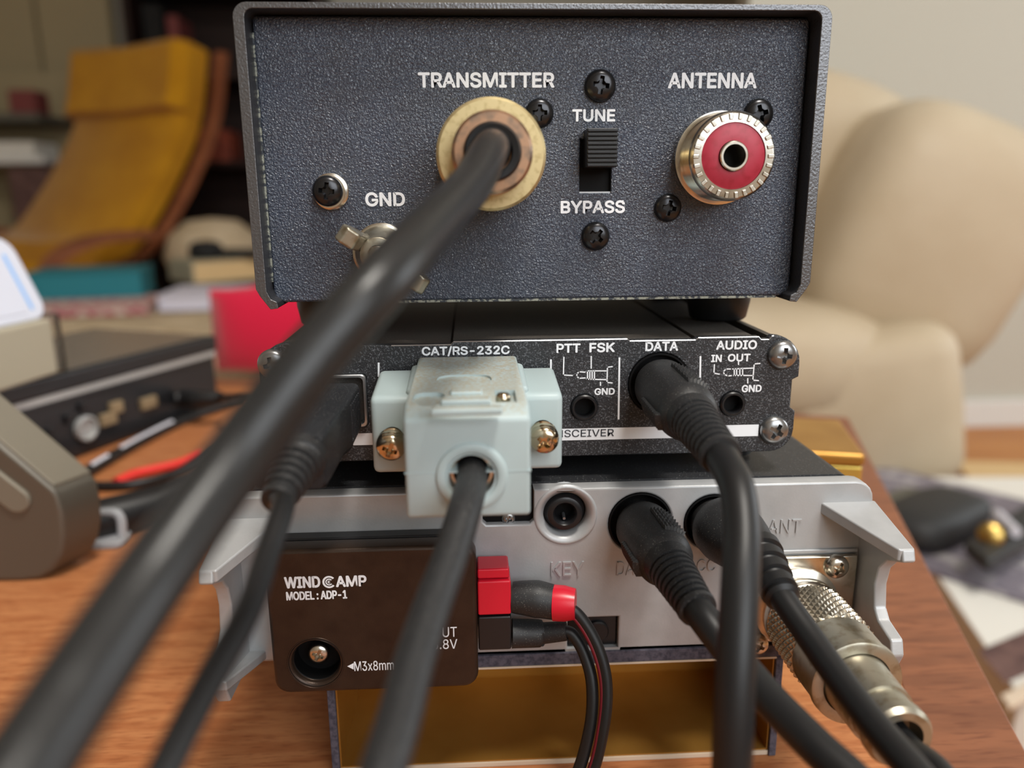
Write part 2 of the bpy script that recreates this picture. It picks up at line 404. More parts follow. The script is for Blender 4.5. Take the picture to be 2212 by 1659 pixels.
# ------------------------------------------------------------------ the room
FLOOR, CEIL = -560.0, 1900.0
XL, XR, YB, YF = -2600.0, 2700.0, 3400.0, -1500.0
solo('floor', MB().box(XL, XR, YF, YB, FLOOR-60, FLOOR), 'floor_wood', (0, 0, FLOOR), kind='structure')
solo('ceiling', MB().box(XL, XR, YF, YB, CEIL, CEIL+60), 'ceiling_paint', (0, 0, CEIL), kind='structure')
solo('wall_back', MB().box(XL, XR, YB, YB+80, FLOOR, CEIL), 'wall_paint', (0, YB, FLOOR), kind='structure')
solo('wall_left', MB().box(XL-80, XL, YF, YB, FLOOR, CEIL), 'wall_paint', (XL, 0, FLOOR), kind='structure')
rw = plate([(YF, FLOOR), (YB, FLOOR), (YB, CEIL), (YF, CEIL)], [[(100, 0), (100, 1200), (1500, 1200), (1500, 0)]], 0, 80)
rw.v = [(XR+y, x, z) for x, y, z in rw.v]
solo('wall_right', rw, 'wall_paint', (XR, 0, FLOOR), kind='structure')
wf = MB()
for a in (100, 780, 1460): wf.box(XR+20, XR+60, a, a+40, 0, 1200)
for a in (0, 1160): wf.box(XR+20, XR+60, 140, 1460, a, a+40)
solo('window_2', wf, 'white_paint', (XR+40, 800, 0), kind='structure')
WX0, WX1, WZ0, WZ1 = 50.0, 1450.0, 150.0, 1450.0
fw_ = plate([(XL, FLOOR), (XR, FLOOR), (XR, CEIL), (XL, CEIL)], [[(WX0, WZ0), (WX0, WZ1), (WX1, WZ1), (WX1, WZ0)]], YF-80, YF)
solo('wall_front', fw_, 'wall_paint', (0, YF, FLOOR), kind='structure')
solo('wall_alcove', MB().box(620, XR, 1690, 1770, FLOOR, CEIL), 'wall_paint', (1600, 1730, FLOOR), kind='structure')
solo('baseboard_alcove', MB().box(620, XR, 1676, 1690, FLOOR, FLOOR+70), 'white_paint', (1600, 1683, FLOOR), kind='structure', bevel=2)
wf = MB()
for a in (WX0, (WX0+WX1)/2-20, WX1-40): wf.box(a, a+40, YF-60, YF-20, WZ0, WZ1)
for a in (WZ0, WZ1-40): wf.box(WX0+40, WX1-40, YF-60, YF-20, a, a+40)
solo('window_1', wf, 'white_paint', ((WX0+WX1)/2, YF-40, WZ0), kind='structure')
# door and dark shelf at the far end of the room, left of the picture
d0 = PY(-40, 300, YB-30); d1 = PY(276, 300, YB-30)
dr = Thing('door_1', None, None, (d0[0], YB-20, FLOOR), kind='structure')
xm = PY(122, 300, YB-30)[0]
dr.part('door_leaf', MB().box(d0[0]-500, xm-12, YB-50, YB-5, FLOOR+5, 1500), 'door_paint', bevel=4)
dr.part('door_frame', MB().box(xm+8, d1[0], YB-70, YB-5, FLOOR+5, 1560), 'door_paint', bevel=6)

# ------------------------------------------------------------------ the wooden table
TZ = -105.0
e0 = PZ(2010, 1235, TZ); e1 = PZ(1890, 1010, TZ); ed = unit((e1-e0)[:2]); el = A(-ed[1], ed[0])    # along the edge, and away from it
def tp(along, left, z=TZ): return A(e0[0]+ed[0]*along+el[0]*left, e0[1]+ed[1]*along+el[1]*left, z)
tb = Thing('coffee_table', 'polished brown wooden table with a darker band along its edge, under all the equipment', 'table', (tp(-200, 300, FLOOR)))
T0, T1, TW = -420.0, 200.0, 640.0
b0 = 23.0
def slab(a0, a1, l0, l1, z0, z1): return MB().loft([[tp(a0, l0, z), tp(a1, l0, z), tp(a1, l1, z), tp(a0, l1, z)] for z in (z0, z1)])
tb.part('table_top', slab(T0, T1-b0, b0, TW, TZ-18, TZ), 'table_wood')
tb.part('edge_band', slab(T0, T1, 0, b0, TZ-18, TZ), 'table_band', bevel=.6, label='darker border strip along the table edge')
tb.part('edge_band', slab(T1-b0, T1, b0, TW, TZ-18, TZ), 'table_band', bevel=.6)
tb.part('apron', slab(T0+30, T1-30, 30, TW-30, TZ-70, TZ-18.2), 'table_wood')
for a, l in ((T0+35, 35), (T1-75, 35), (T0+35, TW-75), (T1-75, TW-75)):
    tb.part('leg', slab(a, a+40, l, l+40, FLOOR, TZ-70), 'table_wood', bevel=2)

# ------------------------------------------------------------------ antenna tuner (top box)
tn = Thing('antenna_tuner', 'dark blue-grey metal tuner box on top of the stack with TRANSMITTER and ANTENNA sockets', 'tuner box', (0, 40, -6.3))
PN = 5.0
def shell(x, zb, zt, t, r):
    o = [(-x+4.2, zb+.1), (-x+2.6, zb-.1), (-x+.7, zb+2.6), (-x, zb+4.0)]+[(-x+r-r*math.cos(a), zt-r+r*math.sin(a)) for a in np.linspace(0, math.pi/2, 6)]
    i = [(-x+4.0, zb+1.4), (-x+t+.8, zb+1.9), (-x+t, zb+3.6)]+[(-x+t+(r-1)*(1-math.cos(a)), zt-1.1-(r-1)*(1-math.sin(a))) for a in np.linspace(0, math.pi/2, 5)]
    R = lambda p: [(-a, b) for a, b in reversed(p)]
    return o+R(o)+[(-a, b) for a, b in i]+list(reversed(i))
cov = tn.part('cover', MB().prism(shell(57.15, 1.0, 58.4, 2.1, 2.6), 'Y', .36, 82), 'tuner_cover', bevel=.3, smooth=40)
tn.part('cover_edge', MB().prism(shell(57.15, 1.0, 58.4, 2.1, 2.6), 'Y', 0, .34), 'tuner_rim', cov, bevel=.15, smooth=40, label='bare metal edge of the cover')
sw0, sw1 = PY(1253, 350, PN)[0], PY(1321, 350, PN)[0]; sz0, sz1 = PY(1290, 417, PN)[2], PY(1290, 300, PN)[2]
pan = tn.part('panel', plate(rrect(-54.9, 54.9, 1.7, 57.1, .8), [list(reversed([(sw0, sz0), (sw1, sz0), (sw1, sz1), (sw0, sz1)]))], PN, PN+1.6, .5), 'tuner_panel')
tn.part('worn_or_glint_edge', MB().box(-42, 52, PN+.15, PN+.9, 1.25, 1.75), 'tuner_wear', label='scuffed bare metal along the lower panel edge')
tn.part('worn_or_glint_edge', MB().box(-55.15, -54.7, PN-.1, PN+.9, 6, 54), 'tuner_wear')
tn.part('bottom_plate', MB().box(-54.6, 54.6, PN+1, 80, 1.6, 2.8), 'tuner_cover')
tn.part('rear_plate', MB().box(-54.6, 54.6, 78, 80, 2.8, 56.8), 'tuner_cover')
for x, y in ((46.5, 27), (-47.5, 27), (46.5, 68), (-47.5, 68)):
    tn.part('foot', MB().lathe([(0, 6.3), (.5, 6.8), (4.5, 7.6), (7.9, 7.6)], (x, y, -6.3), (0, 0, 1), 32), 'rubber', smooth=50)
for s_, a, b, c, d in (('TRANSMITTER', 903, 1198, 156, 190), ('ANTENNA', 1443, 1635, 157, 191), ('TUNE', 1236, 1329, 236, 263), ('BYPASS', 1211, 1350, 433, 461), ('GND', 789, 875, 415, 446)):
    lettering(tn, s_, a, b, c, d, PN, bold=.024)
for x, y, r, a in ((1296, 186, 31, 8), (1165, 245, 28, 0), (1637, 247, 30, -14), (1442, 449, 28, 10), (1286, 510, 29, 40)):
    c = PY(x, y, PN); screw(tn, c, r*(c[1]-CAM[1]+8)/F, 'black_screw', a)
c = PY(716, 414, PN); w = tn.part('washer', MB().lathe([(0, 3.6), (1.0, 3.6), (1.2, 3.3), (1.2, 1.2)], c, (0, -1, 0)), 'nickel', smooth=40)
screw(tn, c+A(-.4, -1.9, .1), 3.05, 'black_screw', 6)
tn.part('washer', MB().lathe([(0, 3.2), (.9, 3.2), (.95, 1)], c+A(-.2, -1.0, 0), (0, -1, 0)), 'nickel', smooth=40)
# slide switch
swx = (sw0+sw1)/2
tn.part('switch_well', MB().box(sw0-1, sw1+1, PN+1.6, PN+7, sz0-1, sz1+1), 'void')
tn.part('switch_trim', MB().box(sw0, sw1, PN+.7, PN+1.3, sz0-.05, sz0+.3), 'bright_edge')
z0, z1 = PY(1300, 361, -.2)[2], PY(1300, 276, -.2)[2]; x0, x1 = PY(1269, 320, -.2)[0], PY(1335, 320, -.2)[0]
lv = tn.part('switch_lever', MB().box(x0, x1, .3, PN+3, z0, z1), 'plastic_black', bevel=.15)
for k in range(9):
    zz = z0+(z1-z0)*(k+.5)/9
    tn.part('rib', MB().box(x0+.05, x1-.05, -.35, .35, zz-.28, zz+.2), 'plastic_black', lv, bevel=.08, seg=1)
# antenna socket
ac = PY(1548, 343, PN)
sk = tn.part('antenna_socket', MB().lathe([(0, 9.0), (1.2, 9.2), (2.2, 9.2), (2.4, 8.5)]+[q for k in range(9) for q in ((2.7+k*.8, 8.15), (3.1+k*.8, 8.5))]+[(10.0, 8.3), (10.5, 7.8), (10.6, 6.3), (9.6, 6.2)], ac, (0, -1, 0), 64, cap=False), 'nickel', smooth=25, label='threaded nickel coaxial socket')
tn.part('insulator', MB().lathe([(9.0, 6.25), (10.35, 6.25), (10.45, 6.1), (10.45, 2.9)], ac, (0, -1, 0), 48, cap=False), 'red_insulator', sk, label='red plastic insulator ring')
tn.part('centre_contact', MB().lathe([(8, 2.8), (11.0, 2.8), (11.2, 2.6), (11.2, 2.2), (10.8, 2.05), (4, 2.0), (4, .01)], ac, (0, -1, 0), 36, cap=False), 'nickel', sk)
tn.part('contact_hole', MB().lathe([(6.5, 2.05), (6.6, .01)], ac, (0, -1, 0), 24, cap=False), 'void', sk)
tm = MB()
for k in range(26):
    a = 2*math.pi*k/26; d = A(math.cos(a), 0, math.sin(a)); q = A(-math.sin(a), 0, math.cos(a))
    tm.obox(ac+d*7.35+A(0, -10.55, 0), d, q, (.25*math.sin(k*2.1), 1, .2), .62, .40, .32)
tn.part('crown_teeth', tm, 'nickel', sk, bevel=.15, seg=1)
# ground post with wing nut
gc = PY(826, 545, PN)
tn.part('ground_washer', MB().lathe([(0, 6.0), (.8, 6.0), (1.0, 5.7), (1.0, 1.5)], gc, (0, -1, 0)), 'nickel', smooth=40)
wn = tn.part('wing_nut', MB().lathe([(1.0, 5.2), (1.6, 5.4), (2.2, 4.9), (5.0, 3.9), (8.2, 3.5), (8.5, 3.1), (8.5, 2.0), (8.0, 1.8)], gc, (0, -1, 0), 36), 'nickel_dull', smooth=40, label='nickel wing nut on the ground post')
tn.part('stud', MB().lathe([(0, 1.9), (9.8, 1.9), (10.1, 1.5), (10.1, .01)], gc, (0, -1, 0), 24), 'nickel', wn, smooth=40)
for px, py in ((748, 507), (908, 612)):
    tip = PY(px, py, PN-9.5); rd = unit(A(tip[0]-gc[0], 0, tip[2]-gc[2])); L = np.linalg.norm((tip-gc)[[0, 2]]); sd = np.cross(rd, (0, 1, 0))
    def wp(r, d, t): return gc+rd*r+A(0, -d, 0)+sd*t
    prof = [(2.6, 1.6), (3.4, 8.0), (L-2.6, 11.6), (L+.2, 12.2), (L+1.6, 10.8), (L+.6, 7.6), (L-2.4, 4.4), (5.0, 2.0)]
    tn.part('wing', MB().loft([[wp(r, d, t) for r, d in prof] for t in (-1.75, 1.75)]), 'nickel_dull', wn, bevel=.55, seg=3)

# ------------------------------------------------------------------ thick coax on the tuner's transmitter socket
tc_ = PY(1056, 345, PN)
cx = Thing('coaxial_cable', 'thick black coaxial cable with a brass plug screwed onto the TRANSMITTER socket', 'cable', tc_)
y_ = (0, -1, 0)
cx.part('coupling_nut', MB().lathe([(.2, 9.6), (.6, 9.9), (18.4, 9.9), (19.0, 9.4), (19.0, 6.2)], tc_, y_, 64), 'plug_cream', smooth=30, label='cream coloured metal coupling nut')
cx.part('plug_body', MB().lathe([(19, 7.0), (20, 7.1), (20.4, 6.6), (21.0, 6.6), (21.2, 7.0), (26.5, 6.9), (27.2, 6.4), (27.2, 4.4), (24, 4.2), (23.8, .01)], tc_, y_, 56, cap=False), 'plug_copper', smooth=30, label='copper coloured plug body')
cx.part('heat_shrink', MB().lathe([(24, 4.3), (28.0, 4.9), (28.6, 4.5), (28.4, 3.4), (25, 3.3)], tc_, y_, 40, cap=False), 'rubber', smooth=60)
pe = tc_+A(0, -25, 0)
pth = [pe, pe+A(-.3, -5, .4), PD(1018, 398, 112), PD(930, 492, 93), PD(830, 602, 80), PD(680, 772, 75), PD(517, 985, 71), PD(335, 1240, 63), PD(160, 1500, 54), PD(20, 1720, 48)]
cx.part('cable', MB().tube(drop(pth, 3.2), 3.1, 32, 10), 'cable_thick', smooth=60)

# ------------------------------------------------------------------ interface box (middle)
SZ = -6.3
ib = Thing('interface_box', 'black speckled interface box in the middle of the stack, marked CAT and AUDIO', 'interface box', (-.8, 50, -36))
def half(px):    # right half outline of the end panel, top to bottom
    return [(PY(x, y, 0)[0], PY(x, y, 0)[2]) for x, y in px]
rt = [(47.0, -6.3), (47.5, -6.9), (49.2, -6.9), (49.8, -6.2)]
cxr, czr, rr = 50.2, -12.2, 6.1
rt += [(cxr+rr*math.cos(a), czr+rr*math.sin(a)) for a in np.linspace(math.pi/2, 0, 8)]
rt += [(56.3, -15.2), (54.9, -15.9), (54.9, -22.0), (56.1, -22.9), (56.1, -27.0)]
rt += [(51.0+5.1*math.cos(a), -27.0+5.0*math.sin(a)) for a in np.linspace(0, -math.pi/2, 7)]
top = [(-30.5, -6.9), (-18.2, -6.9), (-17.6, -6.3), (18.8, -6.3), (19.4, -6.75), (33.4, -6.75), (34.0, -6.3)]
def mir(p): return [(-1.6-a, b) for a, b in reversed(p)]
out = top+rt+mir(rt)
# sockets
jk = [(PY(1262, 880, 0), 2.9), (PY(1582, 872, 0), 2.75)]
din1 = PY(1424, 828, 0)
usbx = (-51.2, -35.6, -24.6, -12.4)
h = [circle(p[0], p[2], r, 28) for p, r in jk]+[circle(din1[0], din1[2], 6.7, 36), rrect(usbx[0]+.4, usbx[1]-.4, usbx[2]+.4, usbx[3]-.4, .8)]
pl = ib.part('end_panel', plate(list(reversed(out)), h, 0, 2.2, .25), 'interface_paint', smooth=40)
glint = MB()  # bright strip: specular glint of the painted top edge, put in as colour
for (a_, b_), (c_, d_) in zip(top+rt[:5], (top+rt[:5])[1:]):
    glint.add([(a_, .12, b_+.03), (c_, .12, d_+.03), (c_, -.03, d_-.16), (a_, -.03, b_-.16)], [(0, 1, 2, 3)])
ib.part('worn_or_glint_edge', glint, 'bright_edge', pl, label='painted glint strip along the top edge of the panel')
bo = [(a*.985, b if b > -8 else b*.985) for a, b in out]
body = [(-30.5, -7.2), (-18.4, -7.2), (-18.3, -7.9), (-17.9, -7.9), (-17.8, -6.7), (33.0, -6.7), (33.1, -7.6), (34.1, -7.6), (34.2, -6.7), (46.9, -6.7), (47.2, -8.2), (49.6, -8.2), (49.9, -6.6)]
body += [(50.0+5.9*math.cos(a), -12.4+5.8*math.sin(a)) for a in np.linspace(math.pi/2, 0, 8)]+[(55.9, -27.0)]+[(51.0+4.9*math.cos(a), -27.0+4.8*math.sin(a)) for a in np.linspace(0, -math.pi/2, 7)]
body = body+mir([p for p in body if p[0] > 40])
ib.part('case', MB().prism(body, 'Y', 2.3, 104), 'interface_top', smooth=30)
for x, y in ((47, 14), (-48.6, 14), (47, 92), (-48.6, 92)):
    ib.part('foot', MB().lathe([(0, 5.0), (4.3, 5.4)], (x, y, -36.2), (0, 0, 1), 24), 'rubber', smooth=50)
for x, y, a in ((1689, 766, 5), (1671, 928, 30), (590, 786, -10), (598, 945, 12)):
    c = PY(x, y, 0); screw(ib, c, 3.15, 'steel_screw', a)
for (p, r) in jk:
    j = ib.part('audio_socket', MB().lathe([(-2.1, r-.02), (.5, r-.02), (.75, r-.3), (.75, r-.65), (.4, r-.85), (-2.1, r-.85)], p, y_, 32, cap=False), 'plastic_black', smooth=30)
    ib.part('socket_hole', MB().lathe([(-2.0, r-.8), (-2.05, .01)], p, y_, 20, cap=False), 'void', j)
ib.part('data_socket', MB().lathe([(-2.1, 6.6), (.2, 6.6), (.2, 6.2), (-1.9, 6.2), (-2.0, .01)], din1, y_, 40, cap=False), 'void', smooth=30)
ub = MB().loft([[(x, y, z) for x, z in rrect(usbx[0]+d, usbx[1]-d, usbx[2]+d, usbx[3]-d, .9, 3)] for y, d in ((9, .45), (-.6, .45), (-.8, .6), (-.8, 1.0), (9, 1.0))], cap=False)
ib.part('usb_socket', ub, 'bright_edge', smooth=30)
for s_, a, b, c, d in (('CAT/RS-232C', 911, 1101, 747, 769), ('PTT', 1202, 1254, 742, 762), ('FSK', 1273, 1328, 740, 761), ('DATA', 1394, 1465, 738, 758), ('AUDIO', 1547, 1635, 735, 755), ('IN', 1536, 1559, 766, 782), ('OUT', 1572, 1621, 764, 781), ('GND', 1284, 1328, 838, 853), ('GND', 1602, 1645, 831, 847)):
    lettering(ib, s_, a, b, c, d, 0, bold=.026)
for p in ([(818, 785), (818, 812)], [(1190, 778), (1190, 900)], [(1338, 774), (1336, 904)], [(1513, 771), (1511, 900)]): ib.part('divider_line', stroke(MB(), p, .38, 0), 'white_print')
def icon(dx, dy):
    k = MB()
    for p in ([(1218, 772), (1217, 810), (1236, 811)], [(1277, 770), (1277, 795)], [(1246, 807), (1251, 803), (1266, 804), (1268, 801), (1310, 801)], [(1246, 807), (1246, 813), (1251, 817), (1266, 816), (1268, 819), (1310, 820)], [(1269, 802), (1269, 819)], [(1274, 802), (1274, 819)], [(1279, 802), (1279, 819)], [(1284, 802), (1284, 819)], [(1322, 792), (1312, 793), (1311, 826), (1322, 827)], [(1297, 826), (1297, 832)]):
        stroke(k, [(x+dx, y+dy) for x, y in p], .26, 0)
    ib.part('plug_symbol', k, 'white_print')
icon(0, 0)
k2 = MB()
for p in ([(1543, 788), (1542, 806), (1553, 808)], [(1595, 782), (1595, 787)], [(1562, 803), (1568, 797), (1580, 797), (1626, 795)], [(1562, 803), (1565, 809), (1572, 812), (1582, 811), (1626, 811)], [(1586, 797), (1586, 811)], [(1591, 797), (1591, 811)], [(1598, 797), (1598, 811)], [(1604, 797), (1604, 811)], [(1641, 785), (1629, 786), (1626, 821), (1638, 822)], [(1615, 818), (1615, 827)]):
    stroke(k2, p, .26, 0)
ib.part('plug_symbol', k2, 'white_print')
sx0, sx1 = PY(762, 945, 0)[0], PY(1638, 930, 0)[0]; zt, zb = PY(1450, 921, 0)[2], PY(1450, 946, 0)[2]
ib.part('label_stripe', MB().add([(sx0, -.05, zb), (sx1, -.05, zb), (sx1, -.05, zt), (sx0, -.05, zt)], [(0, 1, 2, 3)]), 'white_print')
lettering(ib, 'TRANSCEIVER', 1150, 1326, 928, 944, 0, 'dark_print', bold=.006, raise_=.1)

# ------------------------------------------------------------------ serial plug (grey hood)
sp_ = Thing('serial_plug', 'pale grey serial connector hood with thumb screws, plugged in under CAT/RS-232C', 'plug', (-15, -20, -29))
hd = baked(MB().prism([(-1.2, -9.2), (-36.6, -9.7), (-40, -11.6), (-40, -28.3), (-19, -29.3), (-1.2, -28.2)], 'X', -24.9, -4.6), 0.7, 3)
hc = PY(1019, 1030, -40)
def oval(x0, x1, y0, y1, z, dz):
    pts = [((x0+x1)/2+(x1-x0)/2*math.copysign(abs(math.cos(a))**.6, math.cos(a)), (y0+y1)/2+(y1-y0)/2*math.copysign(abs(math.sin(a))**.8, math.sin(a))) for a in np.linspace(0, 2*math.pi, 28, endpoint=False)]
    return MB().prism(pts, 'Z', z-dz, z+2)
def top_rect(a, b, c, d, z=-9.35):
    p, q = PZ(a, c, z), PZ(b, d, z); return p[0], q[0], min(p[1], q[1]), max(p[1], q[1])
o1 = top_rect(945, 1063, 809, 827); o2 = top_rect(895, 960, 845, 868); o3 = top_rect(1068, 1117, 840, 863)
hd = baked(hd, cut=[MB().lathe([(-6, 3.75), (2, 3.75)], hc, y_, 36), oval(*o1, -9.35, .5), oval(*o2, -9.35, 1.0), MB().box(o3[0], o3[1], o3[2], o3[3], -10.6, -7)])
hood = sp_.part('hood', hd, 'hood_dust', smooth=40)
for s_, x0, x1 in ((-1, -33.0, -24.6), (1, -4.9, 3.2)):
    fl = MB().prism([(-1.2, -11.7), (-16.5, -13.2), (-18, -13.6), (-18, -28.4), (-1.2, -28.0)], 'X', x0, x1)
    xs = (-28.9 if s_ < 0 else -.6)
    zc = (PY(848, 945, -18) if s_ < 0 else PY(1172, 930, -18))[2]
    xs = (PY(848, 945, -18) if s_ < 0 else PY(1172, 930, -18))[0]
    fl = baked(baked(fl, 1.1, 3), cut=[MB().lathe([(-6, 2.1), (2, 2.1)], (xs, -18, zc), y_, 24)])
    sp_.part('flange', fl, 'hood_grey', smooth=40)
    th = sp_.part('thumb_screw', MB().lathe([(-5.9, 1.5), (.5, 1.5), (.6, 2.3), (1.1, 2.6), (1.6, 2.4), (1.7, 2.1), (1.9, 2.1), (2.1, 2.75), (3.2, 2.8), (3.6, 2.6)], (xs, -18, zc), unit(A(0, -1, -.2)), 32), 'brass_screw', smooth=30, label='shiny brass thumb screw')
    screw(sp_, A(xs, -18, zc)+unit(A(0, -1, -.2))*3.5, 2.7, 'brass_screw', 20 if s_ < 0 else 45, 'screw_head', th, tilt=(.19, 0))
sp_.part('hood_shoulder', MB().prism([(-1.2, -10.6), (-17, -12.0), (-17, -27.6), (-1.2, -27.6)], 'X', -26.4, -3.2), 'hood_grey', bevel=1.0)
sp_.part('cable_collar', MB().lathe([(-.4, 5.9), (.25, 5.8), (.5, 5.5), (.5, 4.4), (.25, 4.1), (-.6, 4.0)], hc, y_, 48, cap=False), 'hood_grey', smooth=50)
sp_.part('cable_clamp', MB().lathe([(-5.5, 3.7), (-2.0, 3.7), (-2.0, 3.0), (-5, 3.0)], hc, y_, 36, cap=False), 'nickel', smooth=30)
sp_.part('clamp_hole', MB().lathe([(-5.6, 3.7), (-5.61, .01)], hc, y_, 24, cap=False), 'void')
for x0, x1, y0, y1 in ((973, 1043, 839, 852), (953, 1061, 855, 871), (932, 1087, 873, 891)):
    a = top_rect(x0, x1, y0, y1, -9.3); ym_ = (a[2]+a[3])/2; sp_.part('grip_bar', MB().box(a[0], a[1], ym_-1.3, ym_+1.3, -10.2, -9.05), 'hood_dust', hood, bevel=.4, seg=3)
c = A((o3[0]+o3[1])/2-.4, (o3[2]+o3[3])/2, -10.5)
sp_.part('hood_screw', MB().lathe([(0, 1.25), (.8, 1.25), (1.3, .9), (1.45, .01)], c, (0, 0, 1), 20), 'brass_screw', hood, smooth=50)
sp_.part('seam', MB().box(-25.0, -4.5, -40.06, -19, -20.55, -20.4), 'hood_grey', hood)
sp_.part('cable', MB().tube(drop([hc+A(0, 5, 0), hc+A(0, -1.5, -.3), PD(1004, 1100, 115), PD(972, 1205, 107), PD(932, 1315, 99), PD(889, 1450, 90), PD(862, 1555, 84), PD(820, 1690, 77)], 2.9), 2.55, 28, 10), 'rubber_matte', smooth=60)

# ------------------------------------------------------------------ USB plug
us = Thing('usb_plug', 'black square USB plug with a thin black cable, beside the grey serial hood', 'plug', (-44, -20, -24.5))
ub = us.part('plug_body', MB().loft([[(x, y, z) for x, z in rrect(-43.8-w, -43.8+w, -18.9-h, -18.9+h, 1.2, 3)] for y, w, h in ((-1.2, 5.6, 4.2), (-4, 5.7, 4.3), (-4.2, 6.9, 5.1), (-18, 6.9, 5.1), (-22, 6.2, 4.9), (-37.0, 5.9, 4.8), (-38, 5.5, 4.5))]), 'usb_black', smooth=40)
for k in range(7):
    for s_ in (-1, 1):
        us.part('grip_rib', MB().box(-43.8+s_*6.9-.25, -43.8+s_*6.9+.25, -7.1-k*1.5, -6.3-k*1.5, -22.6, -15.2), 'usb_black', ub, bevel=.15, seg=1)
uc = PY(650, 985, -38); ax = unit(PD(636, 1020, 119)-uc)
pf = [(-.5, 4.3), (1.2, 4.3), (1.5, 3.9)]
for k in range(5): pf += [(1.9+k*1.6, 3.8-k*.2), (2.7+k*1.6, 3.75-k*.2), (2.9+k*1.6, 3.2-k*.2), (3.3+k*1.6, 3.2-k*.2)]
us.part('strain_relief', MB().lathe(pf+[(10.2, 2.7), (11.5, 2.5), (11.6, 1.9)], uc, A(-.12, -.9, -.28), 28), 'rubber_matte', smooth=40)
ue = uc+unit(A(-.12, -.9, -.28))*11
us.part('cable', MB().tube(drop([ue-unit(A(-.12, -.9, -.28))*3, ue, PD(612, 1095, 105), PD(577, 1200, 96), PD(538, 1315, 87), PD(465, 1450, 77), PD(392, 1590, 69), PD(335, 1710, 64)], 2.1), 1.55, 24, 10), 'rubber', smooth=60)

# ------------------------------------------------------------------ round mini-DIN plugs
def din_plug(name, label, base, rod, cab, r=5.85, veer=0.0):
    """base: socket centre; rod: points (body end, relief end); cab: cable way points"""
    t = Thing(name, label, 'plug', base)
    b1, r1 = rod; ax = unit(b1-base); L = np.linalg.norm(b1-base)
    bd = t.part('plug_body', MB().lathe([(-5, r-1.6), (-.2, r-1.6), (-.2, r-.5), (1.2, r-.1), (1.6, r), (L-3, r-.1), (L-1, r-.4), (L, r-1.2)], base, ax, 40), 'rubber_matte', smooth=40)
    u, w = frame(ax)
    # diamond grip pad on top and a ribbed pad at the side
    def patch(nm, a0, a1, t0, t1, nu, nv, fn):
        vs, fs = [], []
        for i in range(nu+1):
            for j in range(nv+1):
                a = a0+(a1-a0)*i/nu; tt = t0+(t1-t0)*j/nv; edge = i in (0, nu) or j in (0, nv)
                q = u*math.cos(a)+w*math.sin(a); vs.append(base+ax*tt+q*(r-.5 if edge else r+.35+fn(i, j)))
        for i in range(nu):
            for j in range(nv): fs.append((i*(nv+1)+j, (i+1)*(nv+1)+j, (i+1)*(nv+1)+j+1, i*(nv+1)+j+1))
        t.part(nm, MB().add(vs, fs), 'rubber_matte', bd, smooth=15)
    ang = lambda v: math.atan2(np.dot(v, w), np.dot(v, u))
    at = ang(A(.42, 0, 1)); asd = ang(A(-1, 0, -.25))
    patch('grip_pad', at-.42, at+.42, L*.28, L*.86, 14, 14, lambda i, j: .42*(1 if (i % 2 and j % 2) else 0))
    patch('side_grip', asd-.33, asd+.33, L*.42, L*.95, 8, 22, lambda i, j: .3*(j % 2))
    # strain relief: short collar then ridges
    pts, rad = [], []
    pts += [b1-ax*1.5, b1+ax*.6]; rad += [r-1.15, r-1.15]
    d2 = unit(r1-b1); M_ = np.linalg.norm(r1-b1); n = 8
    for k in range(n):
        f0 = .08+.84*k/n; rr = (r-1.35)*(1-f0)+3.35*f0
        for df, rv in ((0, rr), (.55/n, rr), (.6/n, rr-1.0), (.86/n, rr-1.0)): pts.append(b1+d2*M_*(f0+df*.84)); rad.append(rv)
    pts += [b1+d2*M_*.94, r1, r1+d2*.1]; rad += [3.6, 3.45, 2.6]
    t.part('strain_relief', MB().tube(pts, rad, 32, raw=True), 'rubber_matte', smooth=32)
    t.part('cable', MB().tube(drop([r1-d2*2]+cab, 2.85, veer), 2.75, 28, 8), 'rubber', smooth=60)
    return t
din_plug('round_plug', 'round black ridged plug in the interface box DATA socket, its cable hanging straight down', din1+A(0, -.6, 0), (PD(1493, 900, 143), PD(1558, 985, 127)),
         [PD(1566, 1000, 125), PD(1592, 1055, 118), PD(1603, 1150, 113), PD(1599, 1260, 109), PD(1592, 1400, 106), PD(1585, 1550, 105), PD(1579, 1720, 106)])

# ------------------------------------------------------------------ transceiver (bottom)
FY, FT, FB = -6.0, -37.2, -75.6
FX0, FX1 = -65.6, 72.4
tr = Thing('radio_transceiver', 'radio transceiver with silver cast rear and side fins at the bottom of the stack', 'radio', (3.4, 70, FB))
kc, d2c, acc, anc = PY(1222, 1113, FY), PY(1383, 1130, FY), PY(1540, 1128, FY), PY(1714, 1305, FY)
nx0, nx1, nz = PY(1042, 1090, FY)[0], PY(1153, 1090, FY)[0], PY(1100, 1133, FY)[2]
px0, px1, pz0, pz1 = PY(1226, 1360, FY)[0], PY(1336, 1360, FY)[0], PY(1280, 1402, FY)[2], PY(1280, 1334, FY)[2]
cr = 4.2
ol = [(FX1-cr+cr*math.cos(a), FT-cr+cr*math.sin(a)) for a in np.linspace(0, math.pi/2, 6)]
ol += [(nx1, FT), (nx1, nz+.8), (nx1-.8, nz), (nx0+.8, nz), (nx0, nz+.8), (nx0, FT)]
ol += [(FX0+cr-cr*math.cos(a), FT-cr+cr*math.sin(a)) for a in np.linspace(math.pi/2, 0, 6)]+[(FX0, FB), (FX1, FB)]
hs = [circle(kc[0], kc[2], 5.6, 40), circle(d2c[0], d2c[2], 6.9, 40), circle(acc[0], acc[2], 6.3, 40), [(px0, pz0), (px1, pz0), (px1, pz1), (px0, pz1)]]
cast = tr.part('rear_casting', plate(ol, hs, FY, FY+4, .45), 'casting', smooth=40, label='silver cast metal rear panel')
